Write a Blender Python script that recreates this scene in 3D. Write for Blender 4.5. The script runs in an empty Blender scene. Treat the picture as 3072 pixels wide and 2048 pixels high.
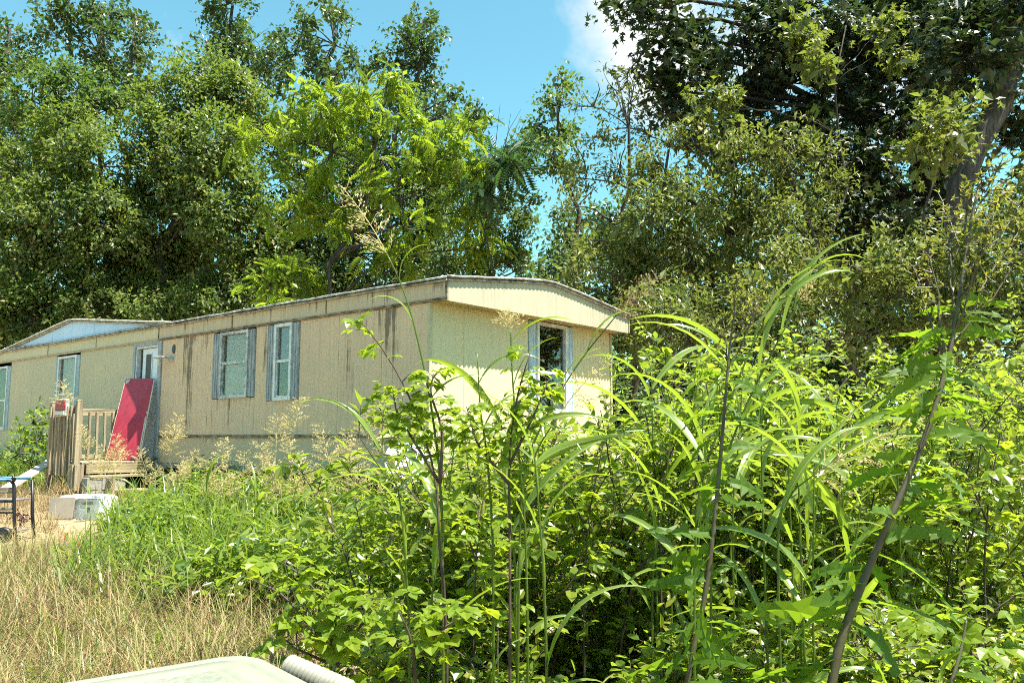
import bpy, math, random
import numpy as np

# ------------------------------------------------------------------ camera, sky, sun, exposure
S = bpy.context.scene
COL = S.collection
EYE = 1.6
FPX = 2500.0                      # focal length in photograph pixels (3072 wide)
PITCH = math.atan(286 / FPX)
cam = bpy.data.cameras.new('camera')
cam.sensor_width = 36.0
cam.lens = FPX / 3072 * 36.0
cam.clip_start = 0.05
cam.clip_end = 6000
camo = bpy.data.objects.new('camera', cam)
COL.objects.link(camo)
camo.location = (0, 0, EYE)
camo.rotation_euler = (math.pi / 2 + PITCH, 0, 0)
S.camera = camo

YAW = math.radians(39.34)         # the mobile home is turned by this
NX = np.array([math.cos(YAW), -math.sin(YAW)])     # outward from its end wall
NY = np.array([math.sin(YAW), math.cos(YAW)])      # from the long wall inwards
CORNER = np.array([-1.07, 10.7])
sd = np.array([NX[0] + .30 * NY[0], NX[1] + .30 * NY[1], 2.4])
sd /= np.linalg.norm(sd)
ELEV = math.asin(sd[2])
AZ = math.atan2(sd[0], sd[1])     # clockwise from +Y

w = bpy.data.worlds.new('World')
S.world = w
w.use_nodes = True
nt = w.node_tree
nt.nodes.clear()
out = nt.nodes.new('ShaderNodeOutputWorld')
bg = nt.nodes.new('ShaderNodeBackground')
sky = nt.nodes.new('ShaderNodeTexSky')
sky.sky_type = 'NISHITA'
sky.sun_disc = False
sky.sun_elevation = ELEV
sky.sun_rotation = AZ
sky.air_density = 1.0
sky.dust_density = 0.6
sky.ozone_density = 1.0
bg.inputs['Strength'].default_value = 0.078
tc = nt.nodes.new('ShaderNodeTexCoord')
tint = nt.nodes.new('ShaderNodeMix'); tint.data_type = 'RGBA'; tint.blend_type = 'MULTIPLY'
tint.inputs[0].default_value = 1.0
tint.inputs[7].default_value = (0.74, 1.22, 1.0, 1)
nt.links.new(sky.outputs[0], tint.inputs[6])
# small white clouds: noise over the direction, thinned by a second noise
mp = nt.nodes.new('ShaderNodeMapping'); mp.inputs['Location'].default_value = (3.1, 0.4, 1.3)
nt.links.new(tc.outputs['Generated'], mp.inputs[0])
n1 = nt.nodes.new('ShaderNodeTexNoise'); n1.inputs['Scale'].default_value = 9.0
n1.inputs['Detail'].default_value = 8; n1.inputs['Roughness'].default_value = .62
nt.links.new(mp.outputs[0], n1.inputs['Vector'])
def cloud_at(px, py, rad):
    u = (px - 1536) / FPX; v = (1024 - py) / FPX
    d = np.array([u, math.cos(PITCH) - v * math.sin(PITCH), math.sin(PITCH) + v * math.cos(PITCH)])
    d /= np.linalg.norm(d)
    vm = nt.nodes.new('ShaderNodeVectorMath'); vm.operation = 'DISTANCE'
    nt.links.new(tc.outputs['Generated'], vm.inputs[0]); vm.inputs[1].default_value = d
    mr = nt.nodes.new('ShaderNodeMapRange'); mr.clamp = True
    mr.inputs[1].default_value = rad; mr.inputs[2].default_value = rad * .15
    mr.inputs[3].default_value = 0; mr.inputs[4].default_value = 1
    nt.links.new(vm.outputs['Value'], mr.inputs[0])
    return mr.outputs[0]
def mx(op, a, b):
    m = nt.nodes.new('ShaderNodeMath'); m.operation = op
    for i, q in enumerate((a, b)):
        if isinstance(q, (int, float)): m.inputs[i].default_value = q
        else: nt.links.new(q, m.inputs[i])
    return m.outputs[0]
cl = cloud_at(1935, 60, .17)
for q in ((1990, 250, .10), (2330, 120, .12), (2600, 300, .12)):
    cl = mx('MAXIMUM', cl, cloud_at(*q))
cl2 = mx('MULTIPLY', mx('MAXIMUM', cloud_at(470, 60, .055), cloud_at(520, 110, .045)), .62)
cl = mx('MAXIMUM', cl, cl2)
cr = nt.nodes.new('ShaderNodeMapRange'); cr.clamp = True
cr.inputs[1].default_value = .66; cr.inputs[2].default_value = .95
nt.links.new(mx('ADD', mx('MULTIPLY', n1.outputs[0], .75), mx('MULTIPLY', cl, .55)), cr.inputs[0])
cm = nt.nodes.new('ShaderNodeMix'); cm.data_type = 'RGBA'
nt.links.new(cr.outputs[0], cm.inputs[0])
nt.links.new(tint.outputs[2], cm.inputs[6])
cm.inputs[7].default_value = (4.2, 4.4, 4.5, 1)
nt.links.new(cm.outputs[2], bg.inputs['Color'])
nt.links.new(bg.outputs[0], out.inputs[0])

sun = bpy.data.lights.new('sun', 'SUN')
sun.energy = 5.0
sun.angle = math.radians(.5)
sun.color = (1.0, .95, .84)
suno = bpy.data.objects.new('sun', sun)
COL.objects.link(suno)
suno.location = (20, -10, 40)
from mathutils import Vector, Matrix
suno.rotation_euler = Vector(sd).to_track_quat('Z', 'Y').to_euler()

S.view_settings.view_transform = 'Standard'
S.view_settings.look = 'None'
S.view_settings.exposure = 1.7
S.view_settings.gamma = 1.0
S.view_settings.use_curve_mapping = False
S.render.engine = 'CYCLES'
S.cycles.filter_width = 1.0
S.cycles.max_bounces = 6
S.cycles.diffuse_bounces = 3
S.cycles.transmission_bounces = 4
S.cycles.transparent_max_bounces = 6
S.cycles.use_denoising = False
S.cycles.use_adaptive_sampling = True
S.cycles.adaptive_threshold = 0.03

RNG = np.random.default_rng(11)
random.seed(5)

# ------------------------------------------------------------------ helpers
def nrm(a):
    return a / np.maximum(np.linalg.norm(a, axis=-1, keepdims=True), 1e-9)

def at(px, py, dep):
    """photograph pixel at a forward distance -> a point of the place (metres)"""
    u = (px - 1536) / FPX; v = (1024 - py) / FPX
    d = np.array([u, math.cos(PITCH) - v * math.sin(PITCH), math.sin(PITCH) + v * math.cos(PITCH)])
    return d * (dep / d[1]) + np.array([0, 0, EYE])

def gz(x, y):
    x = np.asarray(x, float); y = np.asarray(y, float)
    b = np.interp(y, [-2000, 3, 10, 14, 18, 40, 2000], [0, 0, .32, .60, .74, 1.0, 1.0])
    return b + .05 * np.sin(x * .9 + y * .4) * np.sin(y * .7 - x * .3) + .02 * np.sin(3.1 * x + 1.3) * np.sin(2.7 * y)

class G:
    """collects vertices and faces for ONE mesh"""
    def __init__(s): s.V = []; s.F = []; s.n = 0
    def add(s, V, F):
        V = np.asarray(V, float).reshape(-1, 3); F = np.asarray(F, int)
        s.V.append(V); s.F.append(F + s.n); s.n += len(V); return s
    def box(s, a, b, R=None, c=(0, 0, 0), bev=0.0):
        a = np.array(a, float); b = np.array(b, float)
        if bev:
            q = []
            for z, i in ((a[2], bev), (a[2] + bev, 0), (b[2] - bev, 0), (b[2], bev)):
                x0, x1, y0, y1 = a[0] + i, b[0] - i, a[1] + i, b[1] - i
                k = bev * .7 + i * .3
                q += [(x0 + k, y0, z), (x1 - k, y0, z), (x1, y0 + k, z), (x1, y1 - k, z), (x1 - k, y1, z), (x0 + k, y1, z), (x0, y1 - k, z), (x0, y0 + k, z)]
            V = np.array(q); F = []
            for r in range(3):
                for j in range(8):
                    F.append((r * 8 + j, r * 8 + (j + 1) % 8, r * 8 + 8 + (j + 1) % 8, r * 8 + 8 + j))
            if R is not None: V = V @ np.array(R).T
            s.add(V + np.array(c), F)
            s.F.append(np.array([[7, 6, 5, 4, 3, 2, 1, 0], [24, 25, 26, 27, 28, 29, 30, 31]]) + s.n - 32)
            return s
        V = np.array([(x, y, z) for z in (a[2], b[2]) for y in (a[1], b[1]) for x in (a[0], b[0])])
        if R is not None: V = V @ np.array(R).T
        return s.add(V + np.array(c), [(0, 2, 3, 1), (4, 5, 7, 6), (0, 1, 5, 4), (2, 6, 7, 3), (0, 4, 6, 2), (1, 3, 7, 5)])
    def tube(s, P, r, k=6, cap=True):
        P = np.array(P, float); n = len(P)
        r = np.broadcast_to(np.asarray(r, float), (n,))
        T = nrm(np.gradient(P, axis=0))
        ref = np.array([0.31, 0.17, .93]); ref = np.where(np.abs(T @ ref)[:, None] > .95, np.array([1., .1, 0]), ref)
        A = nrm(np.cross(T, ref)); B = np.cross(T, A)
        th = np.arange(k) * 2 * math.pi / k
        V = P[:, None] + r[:, None, None] * (np.cos(th)[None, :, None] * A[:, None] + np.sin(th)[None, :, None] * B[:, None])
        i = np.arange(n - 1)[:, None] * k; j = np.arange(k)[None]; j2 = (j + 1) % k
        F = np.stack([i + j, i + j2, i + k + j2, i + k + j], -1).reshape(-1, 4)
        s.add(V.reshape(-1, 3), F)
        if cap and k > 2:
            s.F.append(np.array([np.arange(k)[::-1], np.arange(k) + (n - 1) * k]) + s.n - n * k)
        return s
    def lathe(s, prof, c=(0, 0, 0), R=None, k=20):
        prof = np.array(prof, float); n = len(prof)
        th = np.arange(k) * 2 * math.pi / k
        V = np.stack([prof[:, 0][:, None] * np.cos(th), prof[:, 0][:, None] * np.sin(th), np.repeat(prof[:, 1][:, None], k, 1)], -1).reshape(-1, 3)
        if R is not None: V = V @ np.array(R).T
        i = np.arange(n - 1)[:, None] * k; j = np.arange(k)[None]; j2 = (j + 1) % k
        return s.add(V + np.array(c), np.stack([i + j, i + j2, i + k + j2, i + k + j], -1).reshape(-1, 4))
    def build(s, name, mat, parent=None, smooth=False, **props):
        V = np.concatenate(s.V); me = bpy.data.meshes.new(name)
        lv = np.concatenate([f.reshape(-1) for f in s.F]).astype(np.int32)
        sz = np.concatenate([np.full(len(f), f.shape[1]) for f in s.F])
        ls = np.concatenate([[0], np.cumsum(sz)[:-1]]).astype(np.int32)
        me.vertices.add(len(V)); me.vertices.foreach_set('co', V.astype(np.float32).ravel())
        me.loops.add(len(lv)); me.loops.foreach_set('vertex_index', lv)
        me.polygons.add(len(sz)); me.polygons.foreach_set('loop_start', ls)
        me.polygons.foreach_set('use_smooth', np.full(len(sz), bool(smooth)))
        me.update(calc_edges=True)
        me.materials.append(mat)
        return link(name, me, parent, **props)

def link(name, data, parent=None, loc=None, rot=None, scale=None, **props):
    o = bpy.data.objects.new(name, data); COL.objects.link(o)
    if parent is not None: o.parent = parent
    if loc is not None: o.location = loc
    if rot is not None: o.rotation_euler = rot
    if scale is not None: o.scale = (scale,) * 3 if np.isscalar(scale) else scale
    for k, v in props.items(): o[k] = v
    return o

def thing(name, label, cat, loc=(0, 0, 0), rz=0, group=None):
    p = dict(label=label, category=cat)
    if group: p['group'] = group
    return link(name, None, None, loc, (0, 0, rz), **p)

def rotm(ax, ang):
    return np.array(Matrix.Rotation(ang, 3, ax))

# ------------------------------------------------------------------ materials
def mat_base(name):
    m = bpy.data.materials.new(name); m.use_nodes = True
    t = m.node_tree
    return m, t, t.nodes['Principled BSDF'], t.nodes['Material Output']

def plain(name, col, rough=.6, metal=0.0, noise=.25, scale=8.0, bump=0.0, col2=None, spec=.5, stretch=(1, 1, 1)):
    """colour broken up by noise, with fine relief"""
    m, t, b, o = mat_base(name)
    tcn = t.nodes.new('ShaderNodeTexCoord')
    mp = t.nodes.new('ShaderNodeMapping'); mp.inputs['Scale'].default_value = stretch
    t.links.new(tcn.outputs['Object'], mp.inputs[0])
    n = t.nodes.new('ShaderNodeTexNoise'); n.inputs['Scale'].default_value = scale
    n.inputs['Detail'].default_value = 6; n.inputs['Roughness'].default_value = .65
    t.links.new(mp.outputs[0], n.inputs['Vector'])
    r = t.nodes.new('ShaderNodeValToRGB')
    c2 = col2 if col2 else tuple(c * (1 - noise) for c in col)
    r.color_ramp.elements[0].position = .35; r.color_ramp.elements[1].position = .65
    r.color_ramp.elements[0].color = (*c2, 1); r.color_ramp.elements[1].color = (*col, 1)
    t.links.new(n.outputs[0], r.inputs[0]); t.links.new(r.outputs[0], b.inputs['Base Color'])
    b.inputs['Roughness'].default_value = rough; b.inputs['Metallic'].default_value = metal
    b.inputs['Specular IOR Level'].default_value = spec
    if bump:
        bp = t.nodes.new('ShaderNodeBump'); bp.inputs['Strength'].default_value = bump; bp.inputs['Distance'].default_value = .01
        t.links.new(n.outputs[0], bp.inputs['Height']); t.links.new(bp.outputs[0], b.inputs['Normal'])
    return m

def leafmat(name, cols, trans=(.22, .34, .03), tf=.42, rough=.42, spec=.45, nscale=.6):
    """per-leaf colour, thin-leaf translucency and a waxy sheen"""
    m, t, b, o = mat_base(name)
    g = t.nodes.new('ShaderNodeNewGeometry')
    r = t.nodes.new('ShaderNodeValToRGB'); e = r.color_ramp.elements
    while len(e) < len(cols): e.new(.5)
    for i, (p, c) in enumerate(cols):
        e[i].position = p; e[i].color = (*c, 1)
    tcn = t.nodes.new('ShaderNodeTexCoord')
    n = t.nodes.new('ShaderNodeTexNoise'); n.inputs['Scale'].default_value = nscale; n.inputs['Detail'].default_value = 2
    t.links.new(tcn.outputs['Object'], n.inputs['Vector'])
    a = t.nodes.new('ShaderNodeMath'); a.operation = 'MULTIPLY_ADD'; a.inputs[1].default_value = .9; a.inputs[2].default_value = -.45
    t.links.new(n.outputs[0], a.inputs[0])
    s = t.nodes.new('ShaderNodeMath'); s.operation = 'ADD'; s.use_clamp = True
    t.links.new(g.outputs['Random Per Island'], s.inputs[0]); t.links.new(a.outputs[0], s.inputs[1])
    t.links.new(s.outputs[0], r.inputs[0])
    t.links.new(r.outputs[0], b.inputs['Base Color'])
    b.inputs['Roughness'].default_value = rough; b.inputs['Specular IOR Level'].default_value = spec
    tr = t.nodes.new('ShaderNodeBsdfTranslucent')
    mc = t.nodes.new('ShaderNodeMix'); mc.data_type = 'RGBA'; mc.inputs[0].default_value = .75
    t.links.new(r.outputs[0], mc.inputs[6]); mc.inputs[7].default_value = (*trans, 1)
    t.links.new(mc.outputs[2], tr.inputs[0])
    mxs = t.nodes.new('ShaderNodeMixShader'); mxs.inputs[0].default_value = tf
    t.links.new(b.outputs[0], mxs.inputs[1]); t.links.new(tr.outputs[0], mxs.inputs[2])
    t.links.new(mxs.outputs[0], o.inputs[0])
    return m

def siding(name, col, col2, streak=.5, stains=(), edge=None, grime=(.085, .058, .036)):
    """painted metal siding: X along the wall, Z up; vertical mildew streaks that thicken in given places"""
    m, t, b, o = mat_base(name)
    tcn = t.nodes.new('ShaderNodeTexCoord')
    sep = t.nodes.new('ShaderNodeSeparateXYZ'); t.links.new(tcn.outputs['Object'], sep.inputs[0])
    def noise(sc, stretch, det=5, rough=.6, off=0):
        mp = t.nodes.new('ShaderNodeMapping'); mp.inputs['Scale'].default_value = stretch; mp.inputs['Location'].default_value = (off, off * .7, off * .3)
        t.links.new(tcn.outputs['Object'], mp.inputs[0])
        n = t.nodes.new('ShaderNodeTexNoise'); n.inputs['Scale'].default_value = sc
        n.inputs['Detail'].default_value = det; n.inputs['Roughness'].default_value = rough
        t.links.new(mp.outputs[0], n.inputs['Vector']); return n.outputs[0]
    def M(op, a, bb, clamp=False):
        q = t.nodes.new('ShaderNodeMath'); q.operation = op; q.use_clamp = clamp
        for i, v in enumerate((a, bb)):
            if isinstance(v, (int, float)): q.inputs[i].default_value = v
            else: t.links.new(v, q.inputs[i])
        return q.outputs[0]
    def rng(v, a, bb, c=0, d=1):
        q = t.nodes.new('ShaderNodeMapRange'); q.clamp = True
        for i, x in enumerate((a, bb, c, d)): q.inputs[i + 1].default_value = x
        t.links.new(v, q.inputs[0]); return q.outputs[0]
    def mix(f, a, bb):
        q = t.nodes.new('ShaderNodeMix'); q.data_type = 'RGBA'; t.links.new(f, q.inputs[0])
        for i, v in ((6, a), (7, bb)):
            if isinstance(v, tuple): q.inputs[i].default_value = (*v, 1)
            else: t.links.new(v, q.inputs[i])
        return q.outputs[2]
    base = mix(rng(noise(1.3, (1, 1, .7), 6), .35, .65), col, col2)
    fine = rng(noise(26, (1, 1, .03), 4, .7), .45, .75)
    base = mix(M('MULTIPLY', fine, streak * .55), base, tuple(c * .45 for c in col2))
    # darker runs
    run = noise(11, (1, 1, .045), 5, .75, 3.7)
    edgef = noise(4, (1, 1, 1.6), 4, .6, 9.1)
    dark = rng(M('ADD', run, M('MULTIPLY', edgef, .25)), .78, .92)
    mask = M('MULTIPLY', dark, streak)
    ax = sep.outputs[0] if edge is None or edge[0] == 'x' else sep.outputs[1]
    for (x0, wd, ztop, zlen, amt) in stains:
        q = M('SUBTRACT', 1.0, M('DIVIDE', M('ABSOLUTE', M('SUBTRACT', ax, x0), 0), wd), True)
        zz = rng(sep.outputs[2], ztop - zlen, ztop)
        k = M('MULTIPLY', M('MULTIPLY', M('POWER', q, .5), M('POWER', zz, .6)), amt)
        thr = M('SUBTRACT', M('ADD', M('ADD', run, M('MULTIPLY', edgef, .22)), M('MULTIPLY', k, .26)), .80)
        mask = M('MAXIMUM', mask, M('MULTIPLY', rng(thr, 0, .10), M('MINIMUM', M('MULTIPLY', k, 3.0), 1.0)))
    colr = mix(M('MULTIPLY', mask, .82), base, grime)
    spk = rng(noise(60, (1, 1, 1), 2, .5, 5.5), .70, .78)
    colr = mix(M('MULTIPLY', spk, .5), colr, grime)
    t.links.new(colr, b.inputs['Base Color'])
    b.inputs['Roughness'].default_value = .55; b.inputs['Specular IOR Level'].default_value = .35
    bp = t.nodes.new('ShaderNodeBump'); bp.inputs['Strength'].default_value = .15; bp.inputs['Distance'].default_value = .01
    t.links.new(noise(3, (1, 1, .5), 3), bp.inputs['Height']); t.links.new(bp.outputs[0], b.inputs['Normal'])
    return m

def wood(name, c1, c2, ax=2, rough=.8):
    st = [22, 22, 22]; st[ax] = 1.4
    return plain(name, c1, rough, 0, .5, 1.0, .5, c2, .2, tuple(st))

def glassmat(name, tintc=(.02, .025, .03), refl=.35):
    m, t, b, o = mat_base(name)
    gl = t.nodes.new('ShaderNodeBsdfGlossy'); gl.inputs['Roughness'].default_value = .03
    n = t.nodes.new('ShaderNodeTexNoise'); n.inputs['Scale'].default_value = 2.2
    tcn = t.nodes.new('ShaderNodeTexCoord'); t.links.new(tcn.outputs['Object'], n.inputs['Vector'])
    bp = t.nodes.new('ShaderNodeBump'); bp.inputs['Strength'].default_value = .04; bp.inputs['Distance'].default_value = .02
    t.links.new(n.outputs[0], bp.inputs['Height']); t.links.new(bp.outputs[0], gl.inputs['Normal'])
    tr = t.nodes.new('ShaderNodeBsdfTransparent'); tr.inputs[0].default_value = (.82, .82, .80, 1)
    fr = t.nodes.new('ShaderNodeFresnel'); fr.inputs[0].default_value = 1.5
    a = t.nodes.new('ShaderNodeMath'); a.operation = 'MULTIPLY_ADD'; a.use_clamp = True
    a.inputs[1].default_value = .30; a.inputs[2].default_value = refl * .02
    t.links.new(fr.outputs[0], a.inputs[0])
    mm = t.nodes.new('ShaderNodeMixShader'); t.links.new(a.outputs[0], mm.inputs[0])
    t.links.new(tr.outputs[0], mm.inputs[1]); t.links.new(gl.outputs[0], mm.inputs[2])
    t.links.new(mm.outputs[0], o.inputs[0])
    return m

TAN = (.66, .47, .30); TAN2 = (.60, .44, .30)
ST_WALL = ((-5.75, .95, 3.6, 2.6, .82), (-5.25, .5, 3.45, 1.8, .78), (-.75, .6, 3.5, 1.6, .84), (-.35, .35, 3.4, .8, .8), (-4.6, .9, 2.4, 1.0, .80), (-1.55, .12, 2.7, 1.1, .8),
           (-6.5, .35, 3.33, .5, .6), (-2.2, 1.2, 3.4, .35, .55), (-3.6, .15, 2.2, .5, .6))
MT = {}
MT['wall'] = siding('tan_siding', TAN, TAN2, .62, ST_WALL)
MT['wall_far'] = siding('pale_tan_siding', (.53, .45, .30), (.47, .42, .29), .25, ((-9, .6, 3.33, .5, .4),))
MT['skirt'] = siding('tan_skirting', (.56, .42, .26), (.50, .39, .26), .35, ((-4.6, 2.2, 1.64, .25, .8), (-1.2, .5, 1.62, .3, .5)))
MT['fascia'] = siding('stained_fascia', (.56, .43, .28), (.49, .39, .27), .55, ((-5.6, 1.1, 3.8, .5, 1.0), (-.85, .6, 3.8, .5, 1.0), (-.25, .4, 3.8, .5, .95), (-3.2, 2.8, 3.7, .5, .75), (.15, .3, 3.64, .4, 1.0)))
MT['fascia_far'] = siding('pale_fascia', (.57, .49, .31), (.51, .45, .30), .25)
MT['end'] = siding('end_siding', (.60, .52, .32), (.57, .50, .31), .14, (), ('y',))
MT['endfascia'] = siding('cream_end_fascia', (.44, .40, .29), (.38, .345, .25), .6, ((1.0, .9, 3.9, .6, .75), (3.9, .6, 3.7, .4, .9), (2.4, .8, 3.9, .5, .4)), ('y',), (.12, .11, .09))
MT['gable'] = siding('blue_white_gable', (.50, .66, .88), (.42, .60, .84), .30, ((-8.0, 1.2, 3.95, .5, .5), (-14, .8, 3.8, .4, .7)), None, (.10, .12, .18))
MT['soffit'] = plain('yellowed_soffit', (.46, .39, .17), .7, 0, .35, 5, .2, stretch=(1, .4, 1))
MT['roof'] = plain('dull_roof_metal', (.52, .51, .48), .5, .3, .45, 5, .25)
MT['roofedge'] = plain('mildewed_roof_edge', (.52, .51, .47), .55, .2, .8, 9, .3, (.10, .095, .085))
MT['grimetrim'] = plain('mildewed_trim', (.36, .27, .18), .7, 0, .5, 7, .35, (.05, .036, .026), stretch=(1, 1, 3))
MT['trim'] = plain('tan_trim', (.46, .37, .24), .6, 0, .3, 9, .1)
MT['corner'] = plain('corner_trim', (.50, .44, .28), .6, 0, .2, 6, .1)
MT['shutter'] = plain('greyed_shutter', (.36, .39, .42), .6, 0, .5, 10, .2, (.19, .20, .22), stretch=(2, 2, .5))
MT['shutterblue'] = plain('pale_blue_shutter', (.50, .62, .70), .6, 0, .35, 8, .2, stretch=(2, 2, .5))
MT['frame'] = plain('aluminium_frame', (.70, .71, .71), .45, .1, .35, 12, .15)
MT['framedirty'] = plain('dirty_aluminium_frame', (.62, .62, .60), .5, .1, .7, 14, .2, (.2, .2, .2))
MT['glass'] = glassmat('window_glass')
MT['curtain'] = plain('grey_blind', (.62, .50, .52), .9, 0, .25, 5, .1, stretch=(6, 6, .3))
MT['curtainblue'] = plain('blue_grey_blind', (.36, .32, .40), .9, 0, .15, 3, .05)
MT['lace'] = plain('tan_sheer_curtain', (.74, .52, .38), .9, 0, .5, 6, .2, (.34, .23, .17), stretch=(1, 1, 5))
MT['unlit'] = plain('unlit_interior_paint', (.05, .045, .04), .9, 0, .3, 2)  # near-black colour standing in for unlit rooms and the door recess shadow
MT['door'] = plain('white_door_paint', (.66, .74, .82), .5, 0, .12, 4, .05)
MT['dark'] = plain('dark_plastic', (.025, .022, .022), .5, 0, .3, 6)
MT['wood'] = wood('sunbleached_wood', (.36, .30, .20), (.16, .12, .08))
MT['woodx'] = wood('sunbleached_wood_along_x', (.36, .30, .20), (.16, .125, .085), 0)
MT['woody'] = wood('sunbleached_wood_along_y', (.38, .32, .20), (.17, .13, .08), 1)
MT['wooddark'] = wood('weathered_dark_wood', (.40, .31, .21), (.07, .05, .04))
MT['woodpink'] = wood('pale_plank_wood', (.58, .48, .40), (.38, .30, .24), 0)
MT['block'] = plain('concrete_block', (.33, .31, .27), .95, 0, .4, 22, .6)
MT['red'] = plain('red_board_paint', (.40, .03, .055), .55, 0, .3, 7, .2, (.30, .022, .045))
MT['scrape'] = plain('bare_scraped_fibre', (.62, .56, .58), .9, 0, .4, 14, .4)
MT['boardedge'] = plain('pale_board_edge', (.60, .52, .40), .8, 0, .4, 12, .2)
MT['redlens'] = plain('red_lens', (.36, .015, .025), .25, 0, .4, 30, .3, spec=.6)
MT['whitelens'] = plain('clear_lens', (.62, .62, .58), .3, 0, .2, 30, .2)
MT['blackmetal'] = plain('black_metal', (.02, .02, .025), .4, .3, .5, 14, .15)
MT['bluemetal'] = plain('blue_metal', (.06, .22, .38), .4, .3, .4, 12, .1)
MT['brown'] = plain('brown_slat', (.20, .16, .15), .7, 0, .4, 8, .2)
MT['whiteplastic'] = plain('weathered_white_plastic', (.70, .73, .70), .5, 0, .18, 9, .1)
MT['cardboard'] = plain('taupe_board', (.27, .23, .18), .9, 0, .2, 6, .1)
MT['dish'] = plain('pale_grey_dish', (.66, .69, .72), .45, 0, .15, 4, .05)
MT['lid'] = plain('weathered_cream_lid', (.215, .225, .17), .65, 0, .25, 9, .25, (.18, .19, .14))
MT['lidrough'] = plain('speckled_lid_panel', (.205, .215, .165), .75, 0, .35, 60, .5, (.14, .15, .115))
MT['hose'] = plain('cream_hose', (.23, .225, .18), .6, 0, .2, 20, .1)
MT['bark'] = plain('grey_bark', (.085, .075, .06), .95, 0, .55, 5, .9, (.03, .026, .022), .1, (3, 3, .6))
MT['barkdark'] = plain('dark_bark', (.035, .03, .026), .95, 0, .5, 6, .8, (.015, .013, .011), .1, (3, 3, .6))
MT['barkpale'] = plain('pale_grey_bark', (.10, .095, .09), .95, 0, .55, 4, .9, (.035, .033, .032), .1, (4, 4, .7))
MT['stem'] = plain('brown_green_stem', (.075, .075, .025), .6, 0, .5, 12, .2, (.05, .032, .022))
MT['cane'] = plain('dark_cane', (.075, .05, .032), .7, 0, .4, 12, .2)
MT['straw'] = plain('straw_stem', (.42, .34, .16), .7, 0, .3, 12)

# leaves
def striped_blade(m):
    t = m.node_tree; r = [n for n in t.nodes if n.type == 'VALTORGB'][0]
    tcn = t.nodes.new('ShaderNodeTexCoord'); sp = t.nodes.new('ShaderNodeSeparateXYZ'); t.links.new(tcn.outputs['Object'], sp.inputs[0])
    ab = t.nodes.new('ShaderNodeMath'); ab.operation = 'ABSOLUTE'; t.links.new(sp.outputs[1], ab.inputs[0])
    lt = t.nodes.new('ShaderNodeMath'); lt.operation = 'LESS_THAN'; lt.inputs[1].default_value = .0045; t.links.new(ab.outputs[0], lt.inputs[0])
    nz = t.nodes.new('ShaderNodeTexNoise'); nz.inputs['Scale'].default_value = 9; t.links.new(tcn.outputs['Object'], nz.inputs['Vector'])
    gt = t.nodes.new('ShaderNodeMath'); gt.operation = 'GREATER_THAN'; gt.inputs[1].default_value = .66; t.links.new(nz.outputs[0], gt.inputs[0])
    prev = r.outputs[0]; dst = [l.to_socket for l in prev.links]
    for f, c in ((lt.outputs[0], (.30, .34, .14, 1)), (gt.outputs[0], (.30, .22, .08, 1))):
        q = t.nodes.new('ShaderNodeMix'); q.data_type = 'RGBA'; t.links.new(f, q.inputs[0]); t.links.new(prev, q.inputs[6]); q.inputs[7].default_value = c; prev = q.outputs[2]
    for d in dst: t.links.new(prev, d)
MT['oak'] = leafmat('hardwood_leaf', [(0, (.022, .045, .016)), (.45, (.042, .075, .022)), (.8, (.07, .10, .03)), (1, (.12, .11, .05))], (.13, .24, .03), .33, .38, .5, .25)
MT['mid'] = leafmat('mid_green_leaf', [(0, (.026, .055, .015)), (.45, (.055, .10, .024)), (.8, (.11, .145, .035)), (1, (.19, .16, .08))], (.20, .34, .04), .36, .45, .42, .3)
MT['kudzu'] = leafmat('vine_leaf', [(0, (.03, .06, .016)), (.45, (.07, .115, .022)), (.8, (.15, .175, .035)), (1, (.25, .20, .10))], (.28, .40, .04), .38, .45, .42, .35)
MT['ail'] = leafmat('feathery_leaf', [(0, (.06, .12, .012)), (.5, (.115, .185, .015)), (.85, (.18, .23, .02)), (1, (.23, .23, .03))], (.42, .56, .03), .48, .4, .4, .5)
MT['aildark'] = leafmat('feathery_leaf_painted_shade', [(0, (.02, .05, .02)), (.5, (.03, .065, .022)), (1, (.06, .10, .03))], (.12, .25, .04), .35, .4, .4, .5)  # darker feathery leaf copy, shade put into its colours
MT['privet'] = leafmat('olive_small_leaf', [(0, (.04, .065, .014)), (.4, (.085, .115, .022)), (.8, (.16, .18, .04)), (1, (.24, .20, .07))], (.30, .38, .05), .34, .42, .5, .45)
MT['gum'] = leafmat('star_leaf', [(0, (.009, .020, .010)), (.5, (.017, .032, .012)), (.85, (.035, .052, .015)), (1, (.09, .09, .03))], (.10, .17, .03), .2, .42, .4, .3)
MT['gum_sunpaint'] = leafmat('star_leaf_painted_sun', [(0, (.05, .08, .018)), (.5, (.09, .115, .025)), (1, (.16, .145, .045))], (.28, .36, .04), .4, .4, .5, .5)  # star leaf copy with sunlight painted into brighter colours
MT['thick'] = leafmat('thicket_leaf', [(0, (.06, .105, .012)), (.4, (.115, .17, .016)), (.8, (.17, .215, .022)), (1, (.26, .22, .05))], (.46, .60, .04), .46, .36, .55, .7)
MT['weed'] = leafmat('weed_leaf', [(0, (.045, .10, .024)), (.4, (.095, .16, .024)), (.8, (.16, .21, .028)), (1, (.22, .22, .06))], (.42, .56, .05), .45, .38, .5, 1.2)
MT['grass'] = leafmat('grass_blade', [(0, (.05, .105, .02)), (.5, (.095, .15, .022)), (1, (.17, .19, .05))], (.36, .50, .04), .42, .35, .5, 1.0)
MT['gblade'] = leafmat('broad_grass_blade', [(0, (.08, .15, .02)), (.5, (.125, .20, .024)), (1, (.19, .23, .06))], (.42, .56, .03), .42, .28, .7, 1.0)
striped_blade(MT['gblade'])
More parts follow.
